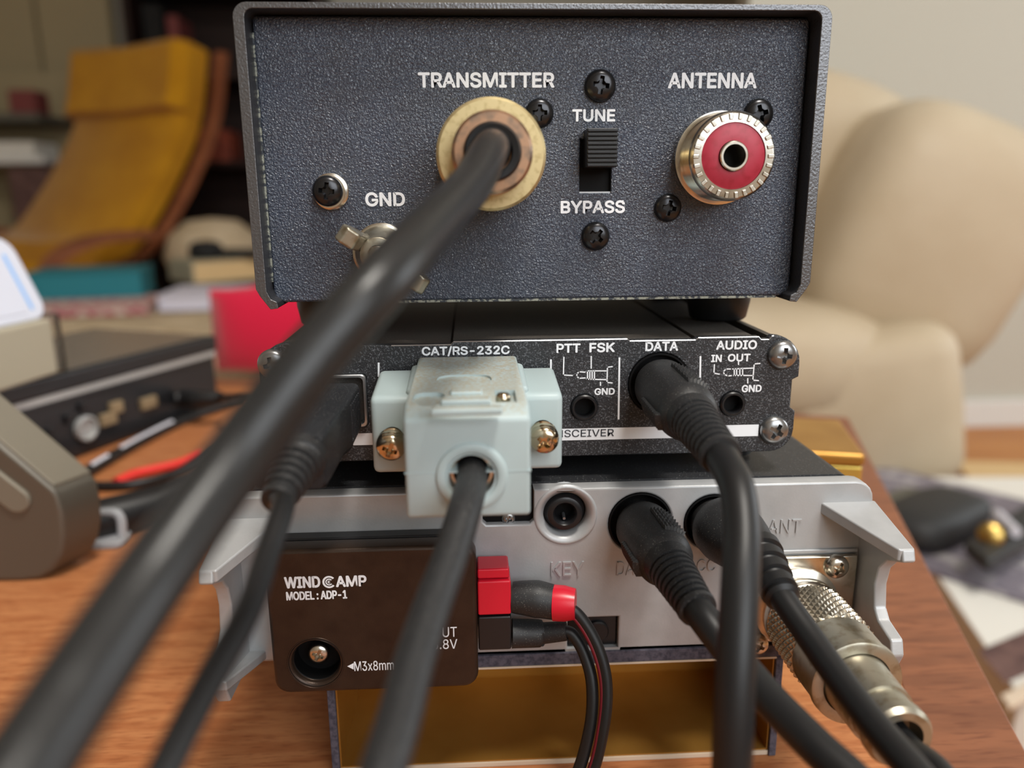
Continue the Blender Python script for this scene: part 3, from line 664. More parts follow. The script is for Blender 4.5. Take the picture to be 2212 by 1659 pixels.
tr.part('case', MB().prism(rrect(FX0+3.5, FX1-3.5, FB+1, FT+.25, 2.5, 3), 'Y', FY+4.1, 156), 'radio_cover', smooth=40)
tr.part('socket_backing', MB().box(nx0-.5, nx1+.5, FY+1.6, FY+3.9, nz-.5, FT-.4), 'void')
screw(tr, PY(1098, 1119, FY+1.6), 1.5, 'steel_screw', 20)
# key jack
tr.part('key_socket_ring', MB().lathe([(-.3, 6.9), (.15, 6.7), (.25, 6.2), (-.2, 5.5), (-1.2, 4.7), (-3, 4.6)], kc, y_, 48, cap=False), 'casting', smooth=60)
kj = tr.part('key_socket', MB().lathe([(-3.8, 4.55), (-1.6, 4.3), (-1.1, 3.9), (-.1, 3.7), (.1, 3.3), (.1, 2.6), (-.4, 2.2), (-3.6, 1.9)], kc+A(-.15, 0, .3), y_, 40, cap=False), 'plastic_black', smooth=40)
tr.part('key_hole', MB().lathe([(-3.5, 2.0), (-3.55, .01)], kc+A(-.15, 0, .3), y_, 24, cap=False), 'void', kj)
tr.part('key_contact', MB().tube([kc+A(-.2, 3, -.8), kc+A(-.2, 1.0, -1.2)], .32, 8, 2), 'bright_edge', kj)
for cc_, rr_ in ((d2c, 6.85), (acc, 6.25)):
    tr.part('round_socket', MB().lathe([(-3.6, rr_), (.15, rr_), (.2, rr_-.3), (-.2, rr_-.6), (-3.3, rr_-.7), (-3.4, .01)], cc_, y_, 40, cap=False), 'void', smooth=40)
pj = tr.part('power_socket', MB().box(px0+.2, px1-.2, FY+1.2, FY+3.9, pz0+.2, pz1-.2), 'plastic_black', bevel=.3)
pc = PY(1292, 1368, FY)
tr.part('power_pin_shroud', MB().lathe([(-2.8, 2.6), (-.6, 2.5), (-.3, 2.2), (-.3, .01)], pc, y_, 28), 'plastic_black', pj, smooth=40)
for s_, a, b, c, d in (('KEY', 1190, 1261, 1213, 1243), ('DATA', 1332, 1412, 1212, 1241), ('ACC', 1484, 1546, 1208, 1234), ('ANT', 1659, 1730, 1122, 1151)):
    lettering(tr, s_, a, b, c, d, FY, 'casting', bold=0, raise_=.3, thick=.1, name='cast_lettering')
# antenna socket flange
ax0, ax1, az1 = PY(1655, 1200, FY)[0], PY(1838, 1200, FY)[0], PY(1740, 1196, FY)[2]
fp_ = tr.part('socket_flange', MB().box(ax0, FX1-2.6, FY-1.4, FY-.02, FB+1.2, az1), 'nickel', bevel=.5)
tr.part('flange_ledge', MB().box(ax0-1, FX1-2.4, FY-.5, FY-.01, az1+.2, az1+1.1), 'casting', bevel=.3)
screw(tr, PY(1806, 1223, FY-1.4), 2.7, 'nickel', 25, parent=fp_)
screw(tr, A(2*anc[0]-PY(1806, 1223, FY-1.4)[0], FY-1.4, 2*anc[2]-PY(1806, 1223, FY-1.4)[2]+1), 2.5, 'nickel', 25, parent=fp_)
tr.part('antenna_socket', MB().lathe([(1.3, 9.6), (1.9, 9.5), (2.6, 8.0), (3.0, 7.2)], anc, y_, 40), 'nickel', smooth=30)
# side fins, the same on both sides
def fin_side(mirror):
    mx = (lambda x: FX0+FX1-x) if mirror else (lambda x: x)
    X0, X1 = FX1-2.2, FX1+.6
    pr = [PX(x, y, 71.6) for x, y in ((1963, 1187), (1965, 1216), (1930, 1212), (1912, 1228), (1903, 1262), (1902, 1312), (1910, 1340), (1938, 1382), (1940, 1418))]
    yz = [(FY+2, FT-5.4)]+[(p[1], p[2]) for p in pr]+[(pr[-1][1]+3, FB+.3), (FY+2, FB+.3)]
    tr.part('side_fin', MB().loft([[(mx(x), y, z) for y, z in yz] for x in (X0, X1)]), 'casting', bevel=.5, smooth=40)
    tip = pr[0]; a = PY(1772, 1085, FY); zt = a[2]
    g = [(a[0], FY+.5, zt), (X1, FY+.5, zt), (X1, tip[1], tip[2]), (X0-.5, tip[1], tip[2])]
    tr.part('fin_gusset', MB().loft([[(mx(x), y, z) for x, y, z in g], [(mx(x), y, z-2.6) for x, y, z in g]]), 'casting', bevel=.4)
    b = pr[-1]
    g = [(a[0]+6, FY+.5, FB+2.6), (X1, FY+.5, FB+2.6), (X1, b[1], b[2]), (X0-.5, b[1], b[2])]
    if mirror:
        tr.part('fin_gusset', MB().loft([[(mx(x), y, z) for x, y, z in g], [(mx(x), y, z-2.2) for x, y, z in g]]), 'casting', bevel=.4)
fin_side(False); fin_side(True)

din_plug('round_plug', 'round black ridged plug in the silver radio beside the KEY socket', d2c+A(0, -.8, 0), (PD(1442, 1217, 147), PD(1508, 1318, 134)),
         [PD(1522, 1338, 132), PD(1583, 1416, 127), PD(1660, 1508, 119), PD(1762, 1612, 110), PD(1868, 1715, 103)], veer=-.30)
# smooth domed accessory plug
ap = Thing('domed_plug', 'smooth domed black plug in the silver radio below ANT, cable running to the lower corner', 'plug', acc)
a0 = acc+A(.6, -1.5, 0); a1 = PD(1640, 1195, 150); a2 = PD(1690, 1290, 139)
dd = unit(a1-a0); Lh = np.linalg.norm(a1-a0)
ap.part('plug_body', MB().lathe([(-4, 4.5), (-.8, 5.6), (1.0, 6.6), (4, 7.0), (8, 6.6), (11, 5.7), (Lh-2, 4.8), (Lh, 4.2)], a0, unit(a1-a0), 40), 'rubber_matte', smooth=60)
pts, rad = [], []; d2 = unit(a2-a1); M_ = np.linalg.norm(a2-a1)
for k in range(4):
    f0 = -.12+k*.27; rr = 4.5-.35*k
    for df, rv in ((0, rr-.8), (.03, rr), (.2, rr), (.22, rr-.8)): pts.append(a1+d2*M_*(f0+df)); rad.append(rv)
pts += [a2, a2+d2*.6]; rad += [3.2, 2.4]
ap.part('strain_relief', MB().tube(pts, rad, 28, raw=True), 'rubber', smooth=32)
ap.part('cable', MB().tube(drop([a2-d2, a2+d2, PD(1755, 1385, 131), PD(1825, 1483, 122), PD(1900, 1580, 113), PD(1995, 1690, 104)], 2.5, .06), 2.35, 24, 8), 'rubber', smooth=60)

# antenna plug
an = Thing('antenna_plug', 'long knurled nickel coaxial plug on the silver radio ANT socket', 'plug', anc)
o = anc+A(0, -7.0, 0)
vs, fs = [], []; nd, nv = 30, 72; nu = nd*8; KL = 12.7
u_, w_ = frame(y_)
for j in range(nv+1):
    t = KL*j/nv
    for i in range(nu):
        a = 2*math.pi*i/nu; x_ = i/8.0; y2 = t/1.55
        q = 1-abs(((x_+y2) % 1)*2-1); p = 1-abs(((x_-y2) % 1)*2-1)
        r = 8.3+.75*min(q, p) if 1 < j < nv-1 else 8.25
        vs.append(o+A(0, -t, 0)+(u_*math.cos(a)+w_*math.sin(a))*r)
for j in range(nv):
    for i in range(nu): fs.append((j*nu+i, j*nu+(i+1) % nu, (j+1)*nu+(i+1) % nu, (j+1)*nu+i))
kn = MB().add(vs, fs)
an.part('knurled_nut', kn, 'nickel_knurl', smooth=12, label='knurled nickel coupling nut')
an.part('nut_front', MB().lathe([(-4.0, 7.3), (-2.8, 8.6), (-.4, 8.7), (0.1, 8.2)], o, y_, 48, cap=False), 'nickel', smooth=50)
an.part('sleeve', MB().lathe([(KL, 8.3), (KL+.3, 8.55), (20.7, 8.4)], o, y_, 56, cap=False), 'nickel_dull', smooth=40)
an.part('collar', MB().lathe([(20.7, 8.4), (21.0, 8.75), (22.1, 8.6), (22.3, 8.2), (22.3, 6.5), (21.5, 6.3)], o, y_, 56, cap=False), 'nickel_dull', smooth=30)
an.part('plug_barrel', MB().lathe([(21.5, 6.5), (22.3, 6.15), (31.0, 5.9)], o, y_, 48, cap=False), 'nickel_dull', smooth=40)
an.part('cable_nut', MB().lathe([(31.0, 5.9), (31.1, 5.35), (34.2, 5.35), (34.6, 5.8), (36.5, 5.8), (37.4, 5.2), (37.4, 3.8), (34, 3.3), (33.9, .01)], o, y_, 48, cap=False), 'nickel_dull', smooth=32)
oe = o+A(0, -36, 0)
an.part('cable', MB().tube(drop([oe+A(0, 3, 0), oe+A(.2, -3, -.3), PD(2022, 1665, 117), PD(2105, 1770, 109)], 2.4, .22), 2.3, 24, 8), 'rubber', smooth=60)

# ------------------------------------------------------------------ power adapter and its plugs
AY = -14.5
pa = Thing('power_adapter', 'brown anodised power adapter block screwed to the lower corner of the silver radio', 'adapter', (-36, -10, -82))
bx0, bx1 = PY(581, 1350, AY)[0], PY(1031, 1330, AY)[0]; bz0, bz1 = PY(800, 1492, AY)[2], PY(800, 1184, AY)[2]
sh = PY(682, 1432, AY)
fp = plate(rrect(bx0, bx1, bz0, bz1, 3.2, 6), [circle(sh[0], sh[2], 4.9, 40)], AY, AY+5, .8)
pa.part('front_plate', fp, 'adapter_brown', smooth=40)
pa.part('rear_block', MB().box(bx0+2.0, bx1-1.2, AY+5.05, FY-.1, max(bz0+1, -79), bz1+.1), 'plastic_black', bevel=.3)
pa.part('counterbore', MB().lathe([(-.05, 5.6), (.05, 5.5), (-1.4, 4.9), (-1.5, 4.75), (-4.9, 4.6), (-4.95, .01)], sh, y_, 48, cap=False), 'void', smooth=30)
pa.part('chamfer_ring', MB().lathe([(-.02, 5.9), (.06, 5.85), (-1.3, 4.85)], sh, y_, 48, cap=False), 'adapter_brown', smooth=60)
screw(pa, PY(689, 1409, AY+3.2), 2.35, 'nickel', 25)
lettering(pa, 'WIND', 614, 692, 1245, 1270, AY, bold=.026)
lettering(pa, 'AMP', 725, 792, 1243, 1267, AY, bold=.026)
lettering(pa, 'MODEL : ADP-1', 618, 750, 1276, 1295, AY, bold=.024)
lettering(pa, 'M3x8mm', 765, 851, 1427, 1448, AY, bold=.006)
lettering(pa, 'OUTPUT', 886, 987, 1355, 1377, AY, bold=.004)
lettering(pa, '13.8V', 918, 988, 1381, 1402, AY, bold=.004)
tri = [PY(x, y, AY)+A(0, -.06, 0) for x, y in ((750, 1439), (764, 1432), (764, 1446))]
pa.part('arrow_mark', MB().add(tri, [(0, 1, 2)]), 'white_print')
lc = PY(711, 1257, AY)
for r0, r1 in ((.95, 1.35), (.5, .75), (.1, .3)):
    v, f = [], []; n = 24
    for k in range(n+1):
        a = math.radians(40+280*k/n)
        for r in (r0, r1): v.append(lc+A(r*math.cos(a), -.06, r*math.sin(a)))
    for k in range(n): f.append((2*k, 2*k+1, 2*k+3, 2*k+2))
    pa.part('logo_ring', MB().add(v, f), 'white_print')
# red and black power connectors with twin wire
pp = Thing('power_lead', 'red and black power connector pair with twin wire on the brown adapter', 'power lead', (-8, -11, -72))
PYY = -14.0
def zz(py): return PY(1066, py, PYY)[2]
xa, xb = bx1+.15, PY(1104, 1290, PYY)[0]
rb = pp.part('red_housing', MB().box(xa, xb, PYY, FY-.6, zz(1329), zz(1256)), 'pole_red', bevel=.4)
pp.part('red_latch', MB().box(xa, xb-.3, PYY+.7, FY-1.0, zz(1254), zz(1233)), 'pole_red', rb, bevel=.4)
pp.part('black_housing', MB().box(xa, xb, PYY, FY-.6, zz(1405), zz(1333)), 'pole_black', bevel=.4)
q0, q1 = PY(1106, 1290, PYY+3), PY(1212, 1305, PYY+2)
s1 = pp.part('heat_shrink', MB().tube([q0, (q0+q1)/2+A(0, 0, .4), q1], [3.2, 3.9, 3.4], 28, 6), 'rubber_matte', smooth=60)
q2 = PY(1243, 1305, PYY+1)
pp.part('red_collar', MB().tube([PY(1196, 1302, PYY+2), q2], [3.75, 3.7, 3.2], 28, 2), 'pole_red', s1, smooth=40)
q3, q4, q5 = PY(1106, 1368, PYY+3), PY(1165, 1368, PYY+3), PY(1224, 1363, PYY+2)
pp.part('heat_shrink', MB().tube([q3, q4, q4+A(.3, 0, 0), q5], [3.1, 2.9, 2.3, 2.0], 28, 6), 'rubber_matte', smooth=60)
wr = [PY(1205, 1310, PYY+2), PY(1246, 1325, PYY+1), PY(1288, 1390, PYY-2), PY(1310, 1475, PYY-5), PY(1303, 1575, PYY-8), PY(1270, 1690, PYY-10)]
wr = drop(wr, 1.4)
w1 = pp.part('wire', MB().tube(wr, 1.25, 18, 8), 'rubber', smooth=60)
pp.part('red_stripe', MB().tube([p+A(-.95, -.35, -.35) for p in wr], .55, 10, 8), 'wire_red', w1, smooth=60)
pp.part('wire', MB().tube(drop([PY(1212, 1364, PYY+2), PY(1236, 1370, PYY+1.5), PY(1262, 1412, PYY-.5), PY(1279, 1480, PYY-3.5), PY(1274, 1575, PYY-6.5), PY(1238, 1690, PYY-9)], 1.4), 1.3, 18, 8), 'rubber', smooth=60)

# ------------------------------------------------------------------ gold-lined card box under the radio
gb = Thing('gold_box', 'open gold-lined card box lying on its side under the silver radio', 'box', (3, 60, TZ))
GX0, GX1, GY0, GY1, GT = -47.4, 55.4, -6.5, 150.0, -75.8
th = 1.7
top_ = gb.part('box_wall', MB().box(GX0, GX1, GY0, GY1, GT-th*1.7, GT), 'grey_board', bevel=.2)
gb.part('box_wall', MB().box(GX0, GX0+th, GY0, GY1, TZ+.05, GT-th*1.7-.05), 'grey_board', bevel=.2)
gb.part('box_wall', MB().box(GX1-th, GX1, GY0, GY1, TZ+.05, GT-th*1.7-.05), 'grey_board', bevel=.2)
gb.part('box_wall', MB().box(GX0+th, GX1-th, GY0+.5, GY1, TZ+.05, TZ+1.2), 'paper_edge', bevel=.1)
iz0, iz1 = TZ+1.25, GT-th*1.7-.05; ix0, ix1 = GX0+th+.05, GX1-th-.05
gb.part('gold_lining', MB().box(ix0, ix1, GY0+.8, GY1, iz1-.35, iz1), 'gold_card')
gb.part('gold_lining', MB().box(ix0, ix1, GY0+.8, GY1, iz0, iz0+.35), 'gold_card')
gb.part('gold_lining', MB().box(ix0, ix0+.35, GY0+.8, GY1, iz0+.35, iz1-.35), 'gold_card')
gb.part('gold_lining', MB().box(ix1-.35, ix1, GY0+.8, GY1, iz0+.35, iz1-.35), 'gold_card')
gb.part('gold_back', MB().box(ix0+.35, ix1-.35, 26, 27, iz0+.35, iz1-.35), 'gold_card')
gb.part('box_lip', MB().box(GX0+th, GX1-th, GY0, GY0+.6, GT-th*1.7-.5, GT-th*1.7-.05), 'paper_edge')

# ------------------------------------------------------------------ gold block standing behind the radio
gp = PZ(1867, 981, -60); gq = PZ(1812, 906, -60); gd = unit(A(*(gq-gp)[:2], 0)); gl = A(-gd[1], gd[0], 0)
def gpt(a, l, z): q = gp+gd*a+gl*l; return (q[0], q[1], z)
bl = Thing('gold_tin', 'small brass-gold metal box standing on the table behind the silver radio', 'box', (gp+gd*20+gl*16)*A(1, 1, 0)+A(0, 0, TZ))
gL = np.linalg.norm((gq-gp)[:2])
bl.part('tin_body', MB().loft([[gpt(0, 0, z), gpt(gL, 0, z), gpt(gL, 34, z), gpt(0, 34, z)] for z in (TZ+.05, -64.5)]), 'gold_edge', bevel=.8)
bl.part('tin_lid', MB().loft([[gpt(-.5, -.5, z), gpt(gL+.5, -.5, z), gpt(gL+.5, 34.5, z), gpt(-.5, 34.5, z)] for z in (-64.4, -60)]), 'gold_card', bevel=1.4, seg=3)

# ------------------------------------------------------------------ left of the stack: black dock, acrylic holder, metal case, loose cables
k0, k1 = PZ(95, 1020, TZ), PZ(480, 876, TZ); kd = unit(A(*(k1-k0)[:2], 0)); kn_ = A(-kd[1], kd[0], 0)      # along the port face; away from the viewer
kd_end = k1; HT = 46.0
def kp(a, d, z): q = kd_end-kd*a+kn_*d; return A(q[0], q[1], TZ+z)
dk = Thing('docking_station', 'flat black docking station with a silver stripe and ports on its edge', 'docking station', kp(80, 40, 0))
def kbox(a0, a1, d0, d1, z0, z1): return MB().loft([[kp(a0, d0, z), kp(a1, d0, z), kp(a1, d1, z), kp(a0, d1, z)] for z in (z0, z1)])
dk.part('base', kbox(1, 240, 1.5, 95, .6, 33), 'dock_black', bevel=1.2)
dk.part('top_shell', kbox(0, 240, -1, 96, 36.4, HT-.4), 'dock_black', bevel=1.5)
dk.part('top_surface', kbox(3, 238, 3, 94, HT-.4, HT), 'dock_top', bevel=.3)
dk.part('stripe', kbox(2, 240, -.5, 95, 33.1, 36.3), 'dock_strip')
def kport(px, py): d = _ray(px, py); n = kn_; t = np.dot(kd_end-CAM, n)/np.dot(d, n); q = CAM+d*t; return -np.dot(q-kd_end, kd), q[2]-TZ
a, z = kport(187, 925); dk.part('round_port', MB().lathe([(-1.6, 6.5), (1.2, 6.5), (1.4, 5.6), (-.5, 5.0), (-.6, .01)], kp(a, 0, z), -kn_, 28, cap=False), 'dock_strip', smooth=40)
for px, py, w in ((235, 905, 5), (252, 880, 4), (322, 870, 5.5)):
    a, z = kport(px, py); dk.part('square_port', kbox(a-w, a+w, -1.0, 3, z-3.2, z+3.2), 'port_tan', bevel=.6)
for px, py in ((80, 945), (110, 935), (150, 905), (180, 880)):
    a, z = kport(px, py); dk.part('small_port', kbox(a-2, a+2, -.6, 3, z-2.5, z+2.5), 'plastic_black', bevel=.4)
a, z = kport(372, 862)
lp = Thing('lead_plug', 'black plug and lead pushed into the side of the black docking station', 'plug', kp(a, -10, z))
q = kp(a, 0, z)
lp.part('plug_body', MB().tube([q-kn_*1.6, q-kn_*6+kd*4, PD(430, 862, np.dot(q-CAM, FW)-6), PD(480, 858, np.dot(q-CAM, FW)-6)], [4.5, 5.8, 5.2, 3.6], 24, 6), 'rubber', smooth=60)
lp.part('cable', MB().tube([PD(470, 858, np.dot(q-CAM, FW)-6), PD(540, 862, 400), PZ(600, 905, TZ+2.2), PZ(520, 960, TZ+2.2), PZ(420, 1005, TZ+2.2)], 2.0, 16, 6), 'rubber', smooth=60)

# acrylic holder on the dock
hp = lambda px, py, Z: PZ(px, py, Z)
hz = TZ+HT
c0 = hp(148, 800, hz+.2); c1 = hp(-60, 868, hz+.2); hd_ = unit(A(*(c0-c1)[:2], 0)); hn = A(-hd_[1], hd_[0], 0)
def hq(a, d, z): q = c0-hd_*a+hn*d; return A(q[0], q[1], hz+z)
def hbox(a0, a1, d0, d1, z0, z1): return MB().loft([[hq(a0, d0, z), hq(a1, d0, z), hq(a1, d1, z), hq(a0, d1, z)] for z in (z0, z1)])
HH = 27.0
ah = Thing('card_holder', 'beige card holder with a clear end plate standing on the black docking station', 'card holder', hq(40, 20, 0))
ah.part('holder_body', hbox(6, 90, .5, 46, .2, HH), 'beige_plastic', bevel=1.5)
ah.part('end_plate', hbox(1.5, 5.0, -1, 44, .2, HH+2), 'clear_plastic', bevel=1.2, seg=3, label='clear plastic end plate')
wc = Thing('white_tray', 'glossy white rounded tray with a blue line, standing up on the beige card holder', 'tray', hq(40, 20, HH+.2))
def tq(a, s_, o): return hq(a, 4+.38*s_+.92*o, HH+.3+.92*s_-.38*o)         # along, up the leaning face, depth behind the face
def tray(a0, a1, s0, s1, o0, o1, r, n=6): return MB().loft([[tq(x, y, o_) for x, y in rrect(a0, a1, s0, s1, r, n)] for o_ in (o0, o1)])
wt = wc.part('tray_body', tray(1, 110, 0, 42, 0, 5, 9), 'white_gloss', bevel=1.6, seg=3)
wc.part('tray_inset', tray(13, 104, 4, 36, -.4, .2, 3), 'white_gloss', wt, bevel=.2)
wc.part('blue_line', tray(9.6, 11.4, 5, 33, -.35, .2, .8), 'pale_blue', wt)

# gunmetal case at the picture's edge
yf_ = PZ(60, 1256, TZ)[1]
fr = PY(122, 1064, yf_); bk_ = PZ(211, 1030, fr[2]); vd = bk_-fr                      # depth of the case, from its front corner
mp_ = [PY(x, y, yf_) for x, y in ((-260, 745), (0, 962), (112, 1056), (124, 1070), (133, 1110), (136, 1160), (130, 1200), (112, 1232), (85, 1250), (50, 1257), (-260, 1262))]
for p in mp_: p[2] = max(p[2], TZ+.2)
mc = Thing('metal_case', 'gunmetal grey rounded case with a long slot at the near side of the table', 'case', A(mp_[4][0]-40, yf_+vd[1]/2, TZ))
mcb = mc.part('case_body', MB().loft([[p+vd*k for p in mp_] for k in (0, 1)]), 'gunmetal', bevel=1.6, seg=3, smooth=50)
tl = [mp_[0], mp_[1], mp_[2]]
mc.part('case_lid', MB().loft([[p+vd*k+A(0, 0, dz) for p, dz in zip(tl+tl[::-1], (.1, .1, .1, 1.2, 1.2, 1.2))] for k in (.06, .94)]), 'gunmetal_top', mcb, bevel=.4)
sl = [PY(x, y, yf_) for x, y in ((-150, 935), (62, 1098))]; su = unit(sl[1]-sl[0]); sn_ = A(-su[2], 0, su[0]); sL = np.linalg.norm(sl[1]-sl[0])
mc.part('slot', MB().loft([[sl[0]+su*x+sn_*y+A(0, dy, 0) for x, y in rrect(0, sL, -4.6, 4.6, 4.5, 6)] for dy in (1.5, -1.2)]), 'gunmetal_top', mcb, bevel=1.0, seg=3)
fc = PZ(232, 1176, TZ)
cp_ = Thing('plastic_clip', 'small clear plastic clip lying on the table behind the gunmetal case', 'clip', fc)
cp_.part('clip_base', MB().loft([[A(fc[0], fc[1], TZ)+A(x, y, z) for x, y in rrect(-8, 8, -5, 6, 3, 4)] for z in (.2, 3)]), 'frosted_plastic', bevel=.7)
cp_.part('clip_arm', MB().tube([A(fc[0]-6, fc[1], TZ+2), A(fc[0]-6, fc[1]+1, TZ+11), A(fc[0]+5, fc[1]+1, TZ+12), A(fc[0]+6, fc[1], TZ+3)], 1.7, 12, 5), 'frosted_plastic', smooth=60)
# loose cables on the wood
def lay(name, label, pts, r, m, z=None):
    P_ = [PZ(x, y, TZ+r+(0 if z is None else z)) for x, y in pts]
    t = Thing(name, label, 'cable', P_[len(P_)//2]*A(1, 1, 0)+A(0, 0, TZ)); t.part('cable', MB().tube(P_, r, 16, 8), m, smooth=60); return t, P_
t, P_ = lay('printed_cable', 'black cable with white printing lying on the wood near the docking station', [(120, 1062), (190, 1018), (262, 975), (330, 938), (400, 905), (470, 880), (530, 868)], 2.9, 'rubber')
sp2 = smooth_path(P_, 8)
for i0, i1 in ((9, 14), (16, 30)):
    seg_ = sp2[i0:i1]; off = unit(unit(CAM-seg_[0])+A(-.3, 0, .5))*2.2; t.part('print', MB().tube([p+off+A(0, 0, 0) for p in seg_], 1.6, 12, raw=True), 'cable_print')
lay('red_cable', 'bright red cable lying on the wood below the printed black cable', [(250, 1042), (290, 1024), (340, 1012), (390, 1000), (432, 982)], 2.2, 'cable_red')
lay('slim_cable', 'thin dark cable next to the red cable on the wood', [(205, 1050), (280, 1048), (360, 1030), (430, 1003), (470, 972), (560, 930)], 2.2, 'rubber')
lay('flat_cable', 'broad dark cable lying beside the gunmetal case on the wood', [(180, 1130), (260, 1112), (360, 1085), (460, 1052), (560, 1010), (640, 975)], 8.0, 'rubber')

# ------------------------------------------------------------------ footstool with books, beyond the table
OZ = -205.0
op = lambda px, py, dz=0.0: PZ(px, py, OZ+dz)
o0 = PZ(330, 900, OZ); ob = A(-420, 1150, FLOOR)
ot = Thing('footstool', 'low cream cloth covered footstool holding books, beyond the table', 'footstool', ob)
ot.part('cushion', MB().loft([[(ob[0]+x, ob[1]+y, z) for x, y in rrect(-430, 330, -520, 420, 60, 5)] for z in (OZ-90, OZ-4)]), 'cream_cloth', bevel=18, seg=4)
for x, y in ((-380, -470), (280, -470), (-380, 370), (280, 370)):
    ot.part('leg', MB().box(ob[0]+x-22, ob[0]+x+22, ob[1]+y-22, ob[1]+y+22, FLOOR, OZ-90), 'chair_wood', bevel=3)
def slabz(c, w, d, h, ang, z): 
    u = A(math.cos(ang), math.sin(ang), 0); v = A(-u[1], u[0], 0)
    return lambda ins0, ins1, z0, z1: MB().loft([[A(c[0], c[1], z+zz_)+u*x+v*y for x, y in ((-w/2+ins0, -d/2+ins1), (w/2-ins0, -d/2+ins1), (w/2-ins0, d/2-ins1), (-w/2+ins0, d/2-ins1))] for zz_ in (z0, z1)])
def book(name, label, px, py, w, d, h, ang, z, cover, pages, cat='book'):
    c = PZ(px, py, z); c = c+A(0, d*.45, 0); t = Thing(name, label, cat, A(c[0], c[1], z)); f = slabz(c, w, d, h, ang, z)
    t.part('pages', f(4, 4, 2.5, h-2.5), pages); t.part('cover', f(0, 0, 0, 2.4), cover); t.part('cover', f(0, 0, h-2.4, h), cover)
    t.part('spine', slabz(c-A(math.cos(ang), math.sin(ang), 0)*(w/2-1.5), 3, d, h, ang, z)(0, 0, 2.4, h-2.4), cover); return t
z_ = OZ
book('book', 'thick book with pale lilac white page edges, at the bottom of the book pile', 470, 668, 250, 190, 34, .10, z_, 'book_white', 'book_white')
book('book', 'thick tan book with a grey spine lying on the white book', 455, 608, 190, 150, 52, .72, z_+34.2, 'book_grey', 'book_tan')
hpn = PZ(462, 560, z_+86.4)+A(20, 55, 0)
hs_ = Thing('headphones', 'black headphones lying on top of the book pile', 'headphones', hpn)
hs_.part('ear_cup', MB().lathe([(0, 34), (8, 42), (30, 40), (42, 28), (45, .01)], hpn+A(-46, -28, .2), (0, 0, 1), 28), 'felt_black', smooth=60)
hs_.part('headband', MB().tube([hpn+A(-20, -20, 12), hpn+A(20, -40, 9), hpn+A(90, -36, 9), hpn+A(120, 10, 9), hpn+A(80, 60, 9), hpn+A(0, 50, 12), hpn+A(-30, 10, 14)], 8, 14, 8), 'felt_black', smooth=60)
pw = PZ(350, 640, OZ)+A(0, 190, 0)
solo('pillow', MB().lathe([(0, 60), (20, 120), (70, 140), (130, 120), (170, 70), (178, .01)], A(pw[0]+15, pw[1]+190, OZ), (0, 0, 1), 32), 'cream_cloth', A(pw[0]+15, pw[1]+190, OZ), 'round cream cushion leaning behind the book pile', 'cushion', smooth=70)
book('teal_box', 'teal box file lying left of the round cream cushion', 172, 644, 235, 170, 58, .22, OZ+18, 'teal', 'teal', 'box file')
book('magazine', 'pink and white magazine under the teal box file', 165, 682, 245, 210, 17, .18, OZ, 'pink', 'pink', 'magazine')
bp_ = PZ(330, 722, OZ-4)
bk = MB(); n1, n2 = 16, 10; vs, fs = [], []
for lay_ in (0, 1):
    for i in range(n1+1):
        for j in range(n2+1):
            x = -260+520*i/n1; y = -60+190*j/n2
            vs.append((bp_[0]+x, bp_[1]+y+.12*x, OZ-4+9*(1-lay_)*(1+.8*math.sin(i*.9)*math.cos(j*.7))+.3+lay_*.2))
q_ = (n1+1)*(n2+1)
for i in range(n1):
    for j in range(n2):
        a = i*(n2+1)+j; fs.append((a, a+n2+1, a+n2+2, a+1)); fs.append((q_+a, q_+a+1, q_+a+n2+2, q_+a+n2+1))
for i in range(n1):
    for j in (0, n2): a = i*(n2+1)+j; fs.append((a, a+n2+1, q_+a+n2+1, q_+a))
for j in range(n2):
    for i in (0, n1): a = i*(n2+1)+j; fs.append((a, a+1, q_+a+1, q_+a))
solo('throw_blanket', MB().add(vs, fs), 'cream_cloth', (bp_[0], bp_[1], OZ-4), 'crumpled cream blanket on the front of the footstool', 'blanket', smooth=80)
# red cushion
rc = PZ(590, 838, OZ-3)
rcu = MB(); rows = []
for i in range(13):
    t = -1+2*i/12; k = (1-abs(t)**3)**.5 if abs(t) < 1 else 0.02
    rows.append([A(rc[0]+70+150*t, rc[1]+40, OZ-3+68)+A(0, (34*k+4)*math.cos(a), 66*max(k, .8)*math.sin(a)) for a in np.linspace(0, 2*math.pi, 20, endpoint=False)])
rcu.loft(rows)
solo('red_cushion', rcu, 'red_cloth', (rc[0]+70, rc[1]+40, OZ-3), 'crimson red cushion on the footstool, seen under the tuner box corner', 'cushion', smooth=70)

# ------------------------------------------------------------------ yellow armchair
yc = PZ(190, 560, FLOOR+400)
cc = A(-1330, 2330, FLOOR); ca = math.radians(-28)
ych = Thing('yellow_armchair', 'yellow cushioned armchair with a bent wooden frame in front of the door', 'armchair', cc)
fx = A(math.sin(ca), -math.cos(ca), 0); rx = A(-fx[1], fx[0], 0)            # forward, side
def yp(f, s, z): q = cc+fx*f+rx*s; return A(q[0], q[1], FLOOR+z)
prof = [(-470, 1060), (-455, 1000), (-425, 880), (-385, 790), (-320, 690), (-220, 560), (-90, 430), (60, 395), (250, 425), (330, 440)]
pp_ = smooth_path([(a, b, 0) for a, b in prof], 4)
def ribbon(P2, half, thk):
    rings = []
    T = np.gradient(P2, axis=0)
    for p, t in zip(P2, T):
        n = unit(A(-t[1], t[0])) if True else None
        if n[0] < 0: n = -n
        rings.append([yp(p[0]+n[0]*o, s, p[1]+n[1]*o) for s, o in ((-half, 0), (-half, thk*.7), (-half+40, thk), (0, thk*.85), (half-40, thk), (half, thk*.7), (half, 0))])
    return MB().loft(rings)
ych.part('cushion', ribbon(pp_[:, :2][10:], 275, 75), 'yellow_cloth', smooth=60)
hr = pp_[:, :2][:11]
